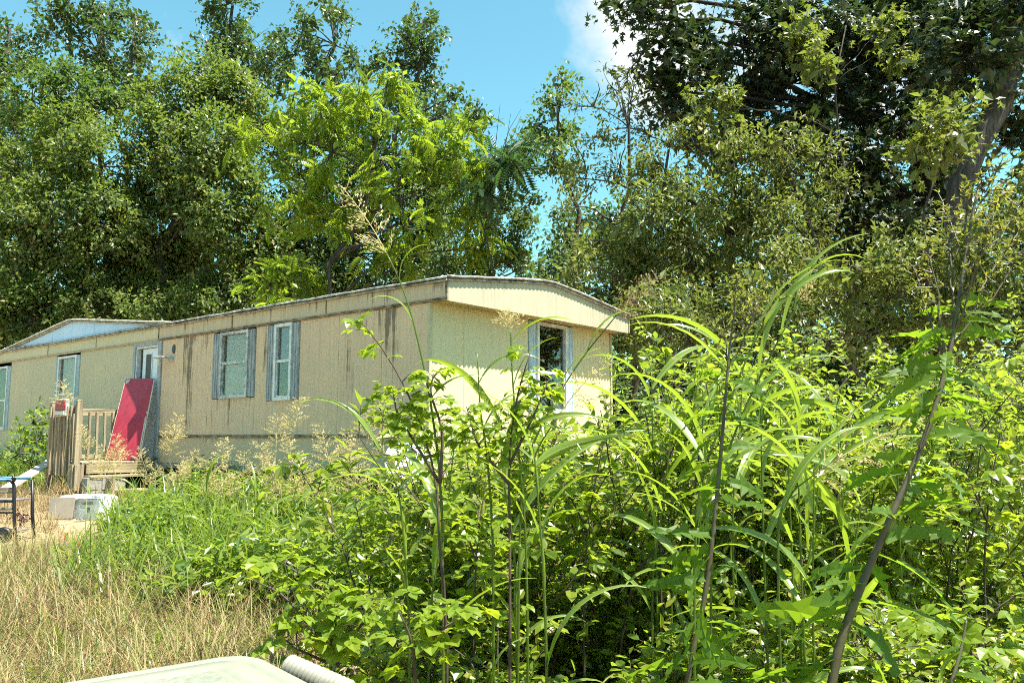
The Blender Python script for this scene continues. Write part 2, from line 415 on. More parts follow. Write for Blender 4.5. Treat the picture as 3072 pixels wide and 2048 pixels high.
MT['dry'] = leafmat('dry_grass', [(0, (.12, .06, .035)), (.3, (.27, .18, .095)), (.65, (.33, .26, .12)), (1, (.17, .20, .05))], (.42, .34, .16), .25, .6, .3, 1.1)
MT['seed'] = leafmat('straw_seed', [(0, (.46, .36, .16)), (.5, (.60, .50, .26)), (1, (.52, .47, .18))], (.6, .5, .25), .3, .6, .3, 1.0)
MT['seedred'] = leafmat('reddish_seed', [(0, (.16, .07, .05)), (.5, (.28, .17, .09)), (1, (.40, .30, .14))], (.4, .3, .15), .3, .6, .3, 1.0)
MT['lettuce'] = leafmat('lobed_leaf', [(0, (.04, .085, .012)), (.5, (.06, .12, .014)), (1, (.10, .16, .018))], (.34, .52, .02), .48, .5, .25, 2.0)
MT['bramble'] = leafmat('bramble_leaf', [(0, (.08, .15, .012)), (.5, (.13, .20, .014)), (1, (.21, .25, .024))], (.52, .66, .03), .46, .40, .45, 2.0)
MT['bud'] = leafmat('yellow_bud', [(0, (.12, .17, .03)), (.5, (.22, .25, .04)), (.8, (.40, .38, .05)), (1, (.50, .42, .04))], (.45, .45, .05), .3, .6, .3, 1.0)
MT['purple'] = leafmat('purple_leaf', [(0, (.07, .025, .045)), (1, (.14, .06, .08))], (.2, .06, .08), .3)
MT['orange'] = leafmat('orange_petal', [(0, (.62, .16, .04)), (1, (.68, .28, .05))], (.7, .25, .05), .3)

# ------------------------------------------------------------------ leaf shapes: x across, y along, z up
def T(V, F): return np.array(V, float), np.array(F, int)
LEAF2 = T([(0, 0, 0), (.30, .45, .07), (0, 1, -.06), (-.30, .45, .07)], [(0, 1, 2), (0, 2, 3)])
SLIM2 = T([(0, 0, 0), (.19, .42, .05), (0, 1, -.10), (-.19, .42, .05)], [(0, 1, 2), (0, 2, 3)])
OVAL = T([(0, 0, 0), (.24, .2, .05), (.31, .5, .06), (.18, .8, 0), (0, 1, -.10), (-.18, .8, 0), (-.31, .5, .06), (-.24, .2, .05), (0, .5, -.015)],
         [(0, 1, 8), (1, 2, 8), (2, 3, 8), (3, 4, 8), (4, 5, 8), (5, 6, 8), (6, 7, 8), (7, 0, 8)])
OVALQ = T([(0, 0, 0), (.29, .30, .06), (.25, .68, .04), (0, 1, -.10), (-.25, .68, .04), (-.29, .30, .06)], [(0, 1, 2, 3), (0, 3, 4, 5)])
def _star(n=5):
    V = [(0, .35, 0)]; F = []
    angs = np.linspace(-125, 125, n); L = [.45, .58, .65, .58, .45]
    for i, (a, l) in enumerate(zip(angs, L)):
        r = math.radians(a)
        V.append((math.sin(r) * l, .35 + math.cos(r) * l, -.08))
        if i < n - 1:
            r2 = math.radians((angs[i] + angs[i + 1]) / 2); V.append((math.sin(r2) * .2, .35 + math.cos(r2) * .2, .02))
    V.append((0, 0, 0))
    m = len(V)
    for i in range(1, m - 1): F.append((0, i + 1, i))
    F.append((0, 1, m - 1))
    return T(V, F)
STAR = _star()
def _tern(n=3):
    """palmate leaf of toothed oval leaflets"""
    V = []; F = []; b = 0
    for a, l in ((0, 1.0), (-62, .82), (62, .82)) if n == 3 else ((0, 1.0), (-48, .92), (48, .92), (-105, .7), (105, .7)):
        r = math.radians(a); c, s = math.cos(r), math.sin(r)
        for x, y, z in OVAL[0]:
            x, y, z = x * l * 1.05, y * l * .72 + .06, z * l - .10 * y * y
            V.append((x * c + y * s, .26 + y * c - x * s, z))
        F += [tuple(q + b for q in f) for f in OVAL[1]]; b += 9
    return T(V, F)
TERN = _tern(3); PALM5 = _tern(5)
def _pinn(k=8, droop=.35, lw=.11, ll=.34):
    V = []; F = []
    for i in range(k + 1):
        s = .12 + .86 * i / k; z = -droop * s * s; y = s * (1 - .12 * s)
        L = ll * (1 - .45 * abs(s - .45)) * (1 if i < k else .8)
        for sg in ((-1, 1) if i < k else (0,)):
            b = len(V)
            dx, dy = (sg * .92, .38) if sg else (0, 1)
            px, py = -dy, dx
            q = L
            V += [(0, y, z), (dx * q * .42 + px * lw * .5, y + dy * q * .42 + py * lw * .5, z + .02), (dx * q, y + dy * q, z - .14 * q - .05), (dx * q * .42 - px * lw * .5, y + dy * q * .42 - py * lw * .5, z + .02)]
            F += [(b, b + 1, b + 2), (b, b + 2, b + 3)]
    return T(V, F)
PINN = _pinn(); PINNF = _pinn(10, .45, .085, .28)

def leaves(g, tm, pos, ydir, ndir, size):
    tv, tf = tm
    n = len(pos); y = nrm(ydir); x = nrm(np.cross(y, ndir)); z = np.cross(x, y)
    s = np.broadcast_to(np.asarray(size, float), (n,))[:, None, None]
    V = pos[:, None] + s * (tv[None, :, 0:1] * x[:, None] + tv[None, :, 1:2] * y[:, None] + tv[None, :, 2:3] * z[:, None])
    F = tf[None] + (np.arange(n) * len(tv))[:, None, None]
    g.add(V.reshape(-1, 3), F.reshape(-1, tf.shape[1]))

def clump_leaves(g, tm, c, R, size, dens, rng, nl=14, droop=.25, shell=.5, spray=3.2):
    """leafy sprays through an uneven ellipsoid; more of them towards its outside"""
    R = np.array(R, float); c = np.array(c, float)
    area = math.pi * R[0] * R[2]
    ns = max(6, int(dens * 3.2 * area / (.33 * size * size) / nl))
    K = max(5, ns // 8); sub = nrm(rng.normal(size=(K, 3))); sid = rng.integers(0, K, ns)
    d = nrm(sub[sid] + rng.normal(size=(ns, 3)) * .20)
    k = rng.normal(size=(5, 3)) * 2.6; ph = rng.random(5) * 6.3
    lump = 1 + .17 * np.sin(d @ k.T + ph).sum(1) / 1.6
    r = lump * (1 - shell + shell * rng.random(ns) ** .45) * (.72 + .42 * rng.random(K))[sid] * (.9 + .2 * rng.random(ns))
    p = c + d * R * r[:, None]
    L = size * spray
    sdv = nrm(d * .9 + np.array([0, 0, .35]) + rng.normal(size=(ns, 3)) * .45)
    t = rng.random((ns, nl, 1))
    pos = p[:, None] + sdv[:, None] * t * L + rng.normal(size=(ns, nl, 3)) * (L * .22)
    yd = sdv[:, None] * .5 + rng.normal(size=(ns, nl, 3)) * .55 + np.array([0, 0, -droop])
    nd = np.array([0, 0, 1.0]) + d[:, None] * .55 + rng.normal(size=(ns, nl, 3)) * .42
    sz = size * (.65 + .6 * rng.random(ns * nl))
    leaves(g, tm, pos.reshape(-1, 3), yd.reshape(-1, 3), nd.reshape(-1, 3), sz)
    return p, sdv

def curve(a, b, bow, n=7, rng=RNG):
    a = np.array(a, float); b = np.array(b, float); s = np.linspace(0, 1, n)[:, None]
    off = np.array(bow, float) * 4 * s * (1 - s)
    w = rng.normal(size=(n, 3)) * np.linalg.norm(b - a) * .018; w[0] = w[-1] = 0
    return a + (b - a) * s + off + w

NTRI = 0
def tree(name, label, cat, base, clumps, tm, size, mat, dens=1.0, bark='bark', tr=.16, seed=1, group=None, droop=.25, trunk=None, nl=14, dep=None, bare=0, shell=.5, spray=3.2, limbs=True, fill=1.0):
    """clumps: (px, py, radius px[, depth]) at the tree's distance; trunk: own points + radii"""
    rng = np.random.default_rng(seed)
    bx, by = base
    b0 = np.array([bx, by, float(gz(bx, by)) - .1])
    e = thing(name, label, cat, tuple(b0), 0, group)
    g = G(); tg = G(); dep = dep or by
    cs = []
    for cl in clumps:
        dd = (cl[3] if len(cl) > 3 else dep + rng.uniform(-1, 1) * .04 * dep)
        c = at(cl[0], cl[1], dd); R = cl[2] * dd / 2516
        cs.append((c, R))
    cs.sort(key=lambda q: q[0][2])
    top = cs[-1][0]
    if trunk is None:
        mid = np.mean([c for c, R in cs], 0)
        tt = np.array([top[0] * .5 + mid[0] * .5, top[1] * .5 + mid[1] * .5, top[2]])
        tp = curve(b0, tt, (rng.uniform(-.3, .3), rng.uniform(-.2, .2), 0), 9, rng); trd = np.linspace(tr, tr * .22, 9)
        tg.tube(tp - b0, trd, 9)
    else:
        tp = np.array(trunk[0]); trd = np.array(trunk[1])
        tg.tube(tp - b0, trd, 12)
    for c, R in cs:
        if limbs:
            i = int(np.clip(np.searchsorted(tp[:, 2], c[2] - 1.2 * R - .3 * np.linalg.norm(c[:2] - tp[0, :2])), 1, len(tp) - 2))
            a = tp[i]; ln = np.linalg.norm(c - a)
            r0 = min(trd[i] * .55, .014 + .010 * ln)
            tg.tube(curve(a - b0, c - b0, (0, 0, .08 * ln), 6, rng), np.linspace(r0, r0 * .35, 6), 6)
        Re = max(R * .55, R * .88 - .2 * spray * size)
        p, sv = clump_leaves(g, tm, c - b0, (Re, Re * .95, Re), size, dens, rng, nl, droop, shell, spray)
        if fill: clump_leaves(g, LEAF2, c - b0, (Re * .72,) * 3, size * (1.5 if tm is not PINN else .4), fill, rng, 10, .2, .9, 1.6)
        for q in rng.choice(len(p), min(9, len(p)), False):
            tg.tube(curve(c - b0, p[q] + sv[q] * size * 2, (0, 0, -.04), 4, rng), np.linspace(.022, .006, 4) * max(.6, min(1.4, R)), 4, False)
    for _ in range(bare):
        c, R = cs[rng.integers(len(cs))]
        d = nrm(rng.normal(size=3) + np.array([0, 0, .8]))
        tg.tube(curve(c - b0, c - b0 + d * R * 1.7, (.1, 0, .1), 5, rng), np.linspace(.02, .004, 5), 4, False)
    tg.build('trunk', MT[bark], e, True)
    g.build('crown', mat, e, kind='stuff')
    return e

# ------------------------------------------------------------------ ground
def ground():
    a = np.concatenate([-np.geomspace(2000, 30, 12), np.linspace(-29, 29, 140), np.geomspace(30, 2000, 12)])
    b = np.concatenate([-np.geomspace(1500, 4, 10), np.linspace(-3, 40, 150), np.geomspace(42, 2500, 12)])
    X, Y = np.meshgrid(a, b); Z = gz(X, Y) + RNG.normal(size=X.shape) * .012
    V = np.stack([X, Y, Z], -1).reshape(-1, 3); n = len(a)
    i = (np.arange(len(b) - 1)[:, None] * n + np.arange(n - 1)[None]).reshape(-1)
    m, t, bs, o = mat_base('soil')
    tcn = t.nodes.new('ShaderNodeTexCoord')
    n1 = t.nodes.new('ShaderNodeTexNoise'); n1.inputs['Scale'].default_value = .55; n1.inputs['Detail'].default_value = 8
    n2 = t.nodes.new('ShaderNodeTexNoise'); n2.inputs['Scale'].default_value = 18; n2.inputs['Detail'].default_value = 8; n2.inputs['Roughness'].default_value = .7
    t.links.new(tcn.outputs['Object'], n1.inputs['Vector']); t.links.new(tcn.outputs['Object'], n2.inputs['Vector'])
    r = t.nodes.new('ShaderNodeValToRGB'); e = r.color_ramp.elements
    e[0].position = .38; e[0].color = (.13, .10, .05, 1); e[1].position = .62; e[1].color = (.42, .31, .19, 1)
    ad = t.nodes.new('ShaderNodeMath'); ad.operation = 'MULTIPLY_ADD'; ad.inputs[1].default_value = .6
    h = t.nodes.new('ShaderNodeMath'); h.operation = 'MULTIPLY'; h.inputs[1].default_value = .42
    t.links.new(n1.outputs[0], h.inputs[0]); t.links.new(n2.outputs[0], ad.inputs[0]); t.links.new(h.outputs[0], ad.inputs[2])
    t.links.new(ad.outputs[0], r.inputs[0]); t.links.new(r.outputs[0], bs.inputs['Base Color'])
    bs.inputs['Roughness'].default_value = .95; bs.inputs['Specular IOR Level'].default_value = .1
    bp = t.nodes.new('ShaderNodeBump'); bp.inputs['Distance'].default_value = .03
    t.links.new(n2.outputs[0], bp.inputs['Height']); t.links.new(bp.outputs[0], bs.inputs['Normal'])
    G().add(V, np.stack([i, i + 1, i + n + 1, i + n], -1)).build('ground', m, None, True, kind='structure')
ground()

# ------------------------------------------------------------------ the mobile home (local x outwards from the end wall, y inwards from the long wall, z = height)
HOME = thing('mobile_home', 'long tan mobile home with stained vertical metal siding among overgrown trees', 'mobile home', (CORNER[0], CORNER[1], 0), -YAW)
LEN, WID = 17.6, 4.32
Z0, ZF, ZE = 1.10, 3.335, 3.61

def ribs(a0, a1, z0, z1, period, depth, wall, offset=0.0, topf=None):
    """a folded sheet standing on a wall: 'side' runs along x facing -y, 'end' runs along y facing +x"""
    n = max(2, int(round((a1 - a0) / period)) * 2 + 1)
    a = np.linspace(a0, a1, n); d = np.where(np.arange(n) % 2 == 0, 0, depth) + offset
    zt = np.full(n, z1) if topf is None else topf(a)
    def P(a, d, z): return np.stack([a, -d, z], -1) if wall == 'side' else np.stack([d, a, z], -1)
    V = np.concatenate([P(a, d, np.full(n, z0)), P(a, d, zt), P(a, d - .02 - depth, zt), P(a, d - .02 - depth, np.full(n, z0))])
    i = np.arange(n - 1); F = []
    for r in range(4):
        s = ((r + 1) % 4)
        F.append(np.stack([i + r * n, i + 1 + r * n, i + 1 + s * n, i + s * n], -1))
    F = np.concatenate(F)
    if wall == 'end': pass
    ends = np.array([[0, n, 2 * n, 3 * n], [n - 1, 4 * n - 1, 3 * n - 1, 2 * n - 1]])
    return V, np.concatenate([F, ends])

SIDE_OPEN = [(-14.85, -13.72, 1.76), (-11.24, -10.12, 1.74), (-7.84, -6.79, 1.10), (-5.08, -3.87, 2.22), (-3.54, -2.73, 2.15)]
def panels_between(x0, x1, z0, z1, mat, name='siding_panel', wmax=1.22, per=.085, dep=.009, wall='side', topf=None, off=0.0):
    n = max(1, int(math.ceil((x1 - x0) / wmax - .05)))
    e = np.linspace(x0, x1, n + 1)
    for p, q in zip(e[:-1], e[1:]):
        V, F = ribs(p + .003, q - .003, z0, z1, per, dep, wall, off + random.uniform(0, .003), topf)
        G().add(V, F).build(name, mat, HOME)
prev = -LEN
for (a, b, zb) in SIDE_OPEN + [(0, 0, 0)]:
    far = a < -7
    if far:
        panels_between(prev, a, Z0, ZF, MT['wall_far'])
        if zb > Z0 + .01: panels_between(a, b, Z0, zb, MT['wall_far'])
    else:
        panels_between(prev, a, 1.635, ZF, MT['wall'])
        if b > a: panels_between(a, b, 1.635, zb, MT['wall'])
    prev = b
panels_between(-6.79, 0, Z0 + .05, 1.585, MT['skirt'], 'skirt_panel', 2.4, .085, .003)
# belt trim, bottom rail, trim under the fascia
G().box((-6.78, -.022, 1.585), (-.001, .01, 1.602)).box((-6.78, -.015, 1.602), (-.001, .01, 1.622)).box((-6.78, -.024, 1.622), (-.001, .01, 1.636)).build('belt_trim', MT['grimetrim'], HOME)
G().box((-6.75, -.03, Z0 - .03), (-.001, .02, Z0 + .045)).box((-6.75, -.045, Z0 - .03), (-.001, -.031, Z0 + .0)).build('bottom_rail', plain('worn_metal_rail', (.45, .44, .42), .45, .3, .6, 6, .2, (.2, .18, .15)), HOME)
G().box((-6.9, -.035, ZF - .003), (.335, .015, ZF + .016)).box((-6.9, -.05, ZF + .017), (.335, .015, ZF + .034)).build('fascia_trim', MT['grimetrim'], HOME)
G().box((-LEN, -.035, ZF - .003), (-6.903, .015, ZF + .016)).box((-LEN, -.045, ZF + .017), (-6.903, .015, ZF + .034)).build('fascia_trim', MT['trim'], HOME)
for p, q in zip([-17.6, -16.0, -13.9, -11.7, -9.4, -6.92, -4.54, -2.1, -.85], [-16.0, -13.9, -11.7, -9.4, -6.92, -4.54, -2.1, -.85, .335]):
    V, F = ribs(p + .003, q - .003, ZF + .036, ZE - .01, .3, .003, 'side', .018 + random.uniform(0, .004))
    G().add(V, F).build('fascia_panel', MT['fascia'] if p > -7 else MT['fascia_far'], HOME)
for a in (-6.92, -4.54, -2.1, -9.4, -11.7):
    G().box((a - .008, -.032, ZF + .036), (a + .008, -.02, ZE - .012)).build('seam_strip', MT['grimetrim'] if a > -7 else MT['trim'], HOME)
def roofz(y):
    u = np.abs(np.asarray(y, float) - WID / 2) / (WID / 2 + .05)
    return ZE + .275 * (1 - np.sqrt(u * u + .012) + .006)
def roof():
    ys = np.linspace(-.07, WID + .07, 19); xs = [-LEN - .1] + list(np.linspace(-LEN + .2, 0.1, 15)) + [.375]
    g = G(); V = []
    for th in (.012, -.012):
        for x in xs:
            for y in ys: V.append((x, y, float(roofz(y)) + .012 + th))
    n = len(ys); m = len(xs); F = []
    for i in range(m - 1):
        for j in range(n - 1):
            q = i * n + j
            F += [(q, q + n, q + n + 1, q + 1), (q + m * n, q + 1 + m * n, q + n + 1 + m * n, q + n + m * n)]
    g.add(V, F).build('roof', MT['roof'], HOME, True)
    # rolled metal edge along the long eave and over the end
    g = G()
    for dz, r in ((0.012, .017), (-.026, .012)):
        g.tube([(x, -.075 + (.012 if dz < 0 else 0), ZE + dz + random.uniform(-.006, .006)) for x in np.linspace(-LEN, .37, 40)], r, 6)
    g.build('roof_edge', MT['roofedge'], HOME, True)
    g = G()
    for dz, r, xx in ((.018, .018, .375), (-.024, .012, .362)):
        g.tube([(xx, y, float(roofz(y)) + dz + random.uniform(-.003, .003)) for y in np.linspace(-.06, WID + .06, 24)], r, 6)
    g.build('roof_edge', MT['roofedge'], HOME, True)
roof()
# end overhang: soffit boards, end fascia sheets, return at the far corner
for y0, y1 in ((0.0, 1.45), (1.45, 2.9), (2.9, WID)):
    for x0, x1, z in ((-.02, .10, 3.338), (.103, .215, 3.342), (.218, .325, 3.338)):
        G().box((x0, y0 + .002, z), (x1, y1 - .002, z + .012)).build('soffit_board', MT['soffit'], HOME)
for y0, y1 in zip([-.03, .9, 2.12, 3.3], [.9, 2.12, 3.3, WID + .04]):
    V, F = ribs(y0 + .002, y1 - .002, 3.325, 3.7, .085, .007, 'end', .33, lambda a: roofz(a) - .012)
    G().add(V, F).build('end_fascia_panel', MT['endfascia'], HOME)
G().box((.0, WID + .045, 3.33), (.345, WID + .06, 3.6)).build('fascia_return', MT['endfascia'], HOME)
G().box((.315, -.04, 3.32), (.352, -.018, 3.6)).build('corner_strip', MT['grimetrim'], HOME)
# end wall sheets round the window, corner posts
EW = (2.07, 3.19, 1.95)
for y0, y1, z0, z1 in ((.03, .66, Z0, 3.337), (.66, 2.07, Z0, 3.337), (2.07, 3.19, Z0, 1.95), (3.19, WID - .03, Z0, 3.337)):
    V, F = ribs(y0 + .003, y1 - .003, z0, z1, .085, .014, 'end', 0.0)
    G().add(V, F).build('siding_panel', MT['end'], HOME)
G().box((-.02, -.014, Z0), (.022, .03, 3.33)).build('corner_trim', MT['corner'], HOME)
G().box((-.02, WID - .03, Z0), (.022, WID + .012, 3.33)).build('corner_trim', MT['corner'], HOME)
G().box((-.01, .035, Z0 - .03), (.02, WID - .035, Z0 + .03)).build('bottom_rail', MT['trim'], HOME)
# far walls, floor, chassis
G().box((-LEN, WID - .01, .55), (-.03, WID + .01, 3.6)).box((-LEN - .02, .01, .55), (-LEN, WID - .02, 3.6)).build('back_wall_light_skirt', MT['wall_far'], HOME)  # unseen walls carried below the floor, added to block light underneath
G().box((-LEN + .02, .05, 1.08), (-.05, WID - .05, 1.16)).box((-LEN + .02, 2.4, 1.17), (-.08, 2.44, 3.5)).build('floor', MT['unlit'], HOME)  # floor and partition coloured dark so the rooms look unlit
G().box((-LEN + .3, .7, .86), (-.3, .82, 1.075)).box((-LEN + .3, 3.4, .86), (-.3, 3.52, 1.075)).build('chassis_beam', MT['blackmetal'], HOME)

# gable of the addition standing over the eave
AX, AZ_, ALX, ARX = -10.57, 4.03, -14.62, -6.45
def gablez(a):
    a = np.asarray(a, float)
    return np.where(a < AX, AZ_ - (AX - a) * (AZ_ - 3.57) / (AX + 14.49), AZ_ - (a - AX) * (AZ_ - 3.61) / (-6.5 - AX))
ge = np.linspace(ALX + .1, ARX - .1, 9)
for p, q in zip(ge[:-1], ge[1:]):
    V, F = ribs(p + .003, q - .003, 3.60, 4, .17, .004, 'side', .012 + random.uniform(0, .004), lambda a: np.maximum(gablez(a) - .02, 3.605))
    G().add(V, F).build('gable_panel', MT['gable'], HOME)
def gable_roof():
    g = G()
    for xa, xb in ((ALX - .05, AX), (ARX + .05, AX)):
        za, zb = float(gablez(xa)), AZ_
        V = [(x, y, z + t) for t in (.0, .03) for (x, z) in ((xa, za), (xb, zb)) for y in (-.07, 4.3)]
        g.add(V, [(0, 1, 3, 2), (4, 6, 7, 5), (0, 2, 6, 4), (1, 5, 7, 3), (0, 4, 5, 1), (2, 3, 7, 6)])
    g.build('gable_roof', MT['roof'], HOME)
    g = G(); xs = np.linspace(ALX - .05, ARX + .05, 30)
    g.tube([(x, -.075, float(gablez(x)) + .02 + random.uniform(-.006, .006)) for x in xs], .024, 6)
    g.tube([(x, -.06, float(gablez(x)) - .022) for x in xs], .013, 6)
    g.build('gable_edge', plain('pale_roof_edge', (.55, .52, .44), .55, .1, .5, 7, .3, (.22, .2, .17)), HOME, True)
gable_roof()

def wall_box(g, wall, a0, a1, z0, z1, d0, d1):
    if wall == 'side': g.box((a0, -d1, z0), (a1, -d0, z1))
    else: g.box((d0, a0, z0), (d1, a1, z1))
    return g

def window(wall, a0, a1, z0, z1, sl, sr, zm, fmat, smat, curt, label=None, curt_low=None, deep=0.0):
    """a0..a1 whole with shutters; sl, sr shutter widths; zm height of the meeting rail"""
    g = G(); b0, b1 = a0 + sl, a1 - sr; f = .05
    wall_box(g, wall, b0, b0 + f, z0, z1, -.03, .045 + deep); wall_box(g, wall, b1 - f, b1, z0, z1, -.03, .045 + deep)
    wall_box(g, wall, b0 + f, b1 - f, z1 - f, z1, -.03, .043 + deep); wall_box(g, wall, b0 + f, b1 - f, z0, z0 + f, -.03, .05 + deep)
    win = g.build('window', fmat, HOME)
    if label: win['label'] = label
    g = G(); wall_box(g, wall, b0 + f + .002, b1 - f - .002, zm - .022, zm + .022, -.015, .03)
    s = .022
    for (q0, q1) in ((z0 + f + .002, zm - .024),):
        wall_box(g, wall, b0 + f + .002, b0 + f + s, q0, q1, -.012, .022); wall_box(g, wall, b1 - f - s, b1 - f - .002, q0, q1, -.012, .022)
        wall_box(g, wall, b0 + f + s + .001, b1 - f - s - .001, q0, q0 + s, -.012, .022)
    g.build('sash', fmat, win)
    for (q0, q1, d) in ((z0 + f, zm - .01, .004), (zm + .01, z1 - f, -.004)):
        g = G(); wall_box(g, wall, b0 + f * .8, b1 - f * .8, q0, q1, d - .003, d + .001); g.build('pane', MT['glass'], win)
    g = G()
    wall_box(g, wall, a0 + .002, b0 - .002, z0 + .01, z1 - .005, -.015, .022)
    if sl:
        for k in np.linspace(a0 + .02, b0 - .02, 4): wall_box(g, wall, k - .006, k + .006, z0 + .02, z1 - .015, .0225, .028)
        g.build('shutter', smat, win)
    g = G()
    if sr:
        wall_box(g, wall, b1 + .002, a1 - .002, z0 + .01, z1 - .005, -.015, .022)
        for k in np.linspace(b1 + .02, a1 - .02, 3): wall_box(g, wall, k - .006, k + .006, z0 + .02, z1 - .015, .0225, .028)
        g.build('shutter', smat, win)
    for cm_, q0, q1 in ((curt, zm, z1), (curt_low, z0, zm)):
        if cm_ is None: continue
        n = 24; a = np.linspace(b0 + .02, b1 - .02, n); d = -.045 - .012 * np.sin(np.arange(n) * 1.9)
        P = (lambda a, d, z: (a, -d, z)) if wall == 'side' else (lambda a, d, z: (d, a, z))
        V = [P(x, y, q0) for x, y in zip(a, d)] + [P(x, y, q1) for x, y in zip(a, d)]
        G().add(V, [(i, i + 1, n + i + 1, n + i) for i in range(n - 1)]).build('curtain', MT[cm_], win, True)  # near-black sheets are no cloth but painted-in darkness of the room
    return win
window('side', -14.85, -13.72, 1.76, 3.25, .1, .12, 2.45, MT['frame'], MT['shutterblue'], 'unlit', None, 'unlit')  # both dark sheets paint in the darkness behind the panes
window('side', -11.24, -10.12, 1.74, 3.29, .14, .1, 2.49, MT['frame'], MT['shutterblue'], 'curtain', None, 'curtain')
window('side', -5.08, -3.87, 2.22, 3.315, .24, .17, 2.80, MT['framedirty'], MT['shutter'], 'lace', 'dirty sash window with tan curtain above and pale blind below', 'curtain')
window('side', -3.54, -2.73, 2.15, 3.325, .21, .16, 2.75, MT['frame'], MT['shutter'], 'curtainblue', 'narrow sash window with blue-grey blind over a lower half painted dark like an unlit room', 'unlit')  # lower sheet paints in the darkness of the room
window('end', 2.07, 3.19, 1.95, 3.325, .17, .18, 2.57, MT['frame'], MT['shutterblue'], None, 'dark end-wall window between pale blue shutters')

# door
def door():
    g = G(); a0, a1, z0, z1 = -7.84, -6.79, 1.17, 3.335
    wall_box(g, 'side', a0, a0 + .10, z0, z1, -.10, .03); wall_box(g, 'side', a1 - .10, a1, z0, z1, -.10, .03)
    wall_box(g, 'side', a0 + .1, a1 - .1, z1 - .07, z1, -.10, .03); wall_box(g, 'side', a0, a1, z0 - .06, z0 - .002, -.10, .04)
    wall_box(g, 'side', a1 - .13, a1 - .1, z0, z1 - .071, -.10, .02); wall_box(g, 'side', a0 + .1, a0 + .13, z0, z1 - .071, -.10, .02)
    fr = g.build('door_frame', MT['shutter'], HOME)
    G().box((a0 + .131, -.022, z1 - .1), (a1 - .131, .06, z1 - .072)).box((a0 + .131, -.024, z0), (a0 + .15, .06, z1 - .1)).build('jamb', MT['frame'], fr)
    l0, l1 = a0 + .26, a1 - .135
    g = G().box((l0, .04, z0 + .01), (l1, .08, z1 - .11))
    d = g.build('door', MT['door'], HOME, label='white door with a narrow dark glass strip')
    G().box((a0 + .151, .085, z0 + .01), (l0 - .004, .1, z1 - .11)).build('door_recess_shade', MT['unlit'], d)  # dark strip painted in for the shadow of the door recess
    c0, c1, q0, q1 = -7.44, -7.24, 2.42, 3.12
    G().box((c0, .034, q0), (c1, .039, q1)).build('door_glass', MT['dark'], d)
    g = G()
    for b in (((c0 - .025, .028, q0 - .025), (c0, .0395, q1 + .025)), ((c1, .028, q0 - .025), (c1 + .025, .0395, q1 + .025)), ((c0, .028, q1), (c1, .0395, q1 + .025)), ((c0, .028, q0 - .025), (c1, .0395, q0))): g.box(*b)
    g.build('glass_trim', MT['frame'], d)
    g = G().lathe([(.0, .06), (.024, .055), (.03, .03), (.014, .02), (.013, 0), (.03, 0)], (l0 + .06, .039, 2.12), rotm('X', math.pi / 2), 12)
    g.build('handle', MT['frame'], d, True)
door()
# porch lamp and round vent hole
g = G().lathe([(0, .03), (.055, .028), (.06, 0)], (-6.44, -.008, 2.98), rotm('X', math.pi / 2), 16)
g.tube([(-6.44, -.03, 2.98), (-6.47, -.13, 3.0), (-6.52, -.2, 2.99)], .014, 6)
g.box((-6.66, -.25, 2.985), (-6.40, -.12, 3.01))
lamp = g.build('porch_lamp', MT['framedirty'], HOME, True, label='small metal porch lamp with bare bulb')
G().lathe([(.018, 0), (.02, -.03), (.04, -.07), (.036, -.11), (0, -.13)], (-6.56, -.18, 2.98), None, 12).build('bulb', MT['whitelens'], lamp, True)
g = G().lathe([(0, .012), (.05, .012), (.055, 0)], (0, 0, 0), rotm('X', math.pi / 2), 16); g.V[0][:, 2] *= 1.5; g.V[0] += np.array((-6.38, -.01, 3.15))
g.build('vent', MT['dark'], HOME)

# piers of concrete blocks beneath the home
def loc2w(x, y, z=None):
    p = CORNER + NX * x + NY * y
    return (p[0], p[1], float(gz(*p)) if z is None else z)
def block_mesh():
    return G().box((-.2, -.1, 0), (.2, .1, .2), bev=.006)
bm = None
for k, (x, y) in enumerate(((-2.0, .75), (-4.2, .75), (-6.3, .75))):
    base = loc2w(x, y)
    pr = thing('block_pier', ['block pier under the home nearest the end wall', 'block pier under the home below the two sash windows', 'block pier under the home beside the stairs'][k], 'pier', base, -YAW, 'block piers beneath the mobile home')
    for r in range(2):
        if bm is None: bm = block_mesh().build('concrete_block', MT['block'], pr)
        else: bm2 = link('concrete_block', bm.data, pr)
        (bm if k == 0 and r == 0 else bm2).location = (0, 0, r * .17 - .08)

# ------------------------------------------------------------------ stoop with railing and stairs
ST = thing('wooden_stoop', 'weathered wooden stoop with slatted railing and open stairs below the door', 'stoop', (CORNER[0], CORNER[1], 0), -YAW)
for i, y in enumerate(np.arange(-1.33, -.1, .148)):
    G().box((-7.84 - random.uniform(0, .03), y, 1.15), (-6.72 + random.uniform(-.01, .03), y + .138, 1.186 + random.uniform(0, .004)), bev=.004).build('deck_board', MT['woodx'], ST)
G().box((-6.74, -1.27, .99), (-6.70, -.08, 1.145), bev=.005).build('rim_beam', MT['woody'], ST)
G().box((-7.85, -1.34, .99), (-6.77, -1.30, 1.145), bev=.005).build('rim_beam', MT['wooddark'], ST)
G().box((-7.80, -1.25, .99), (-7.76, -.08, 1.145), bev=.005).build('rim_beam', MT['wooddark'], ST)
for x, y, zt in ((-6.80, -1.40, 2.22), (-7.80, -1.40, 2.21), (-7.80, -.09, 2.15)):
    G().box((x - .045, y - .045, .45), (x + .045, y + .045, zt - .03), bev=.006).box((x - .04, y - .04, zt - .03), (x + .04, y + .04, zt), bev=.015).build('post', MT['wood'], ST)
G().box((-6.875, -1.49, .72), (-6.715, -1.448, 1.15), bev=.005).box((-6.70, -1.47, .72), (-6.66, -1.32, 1.15), bev=.005).build('newel_board', MT['wood'], ST)
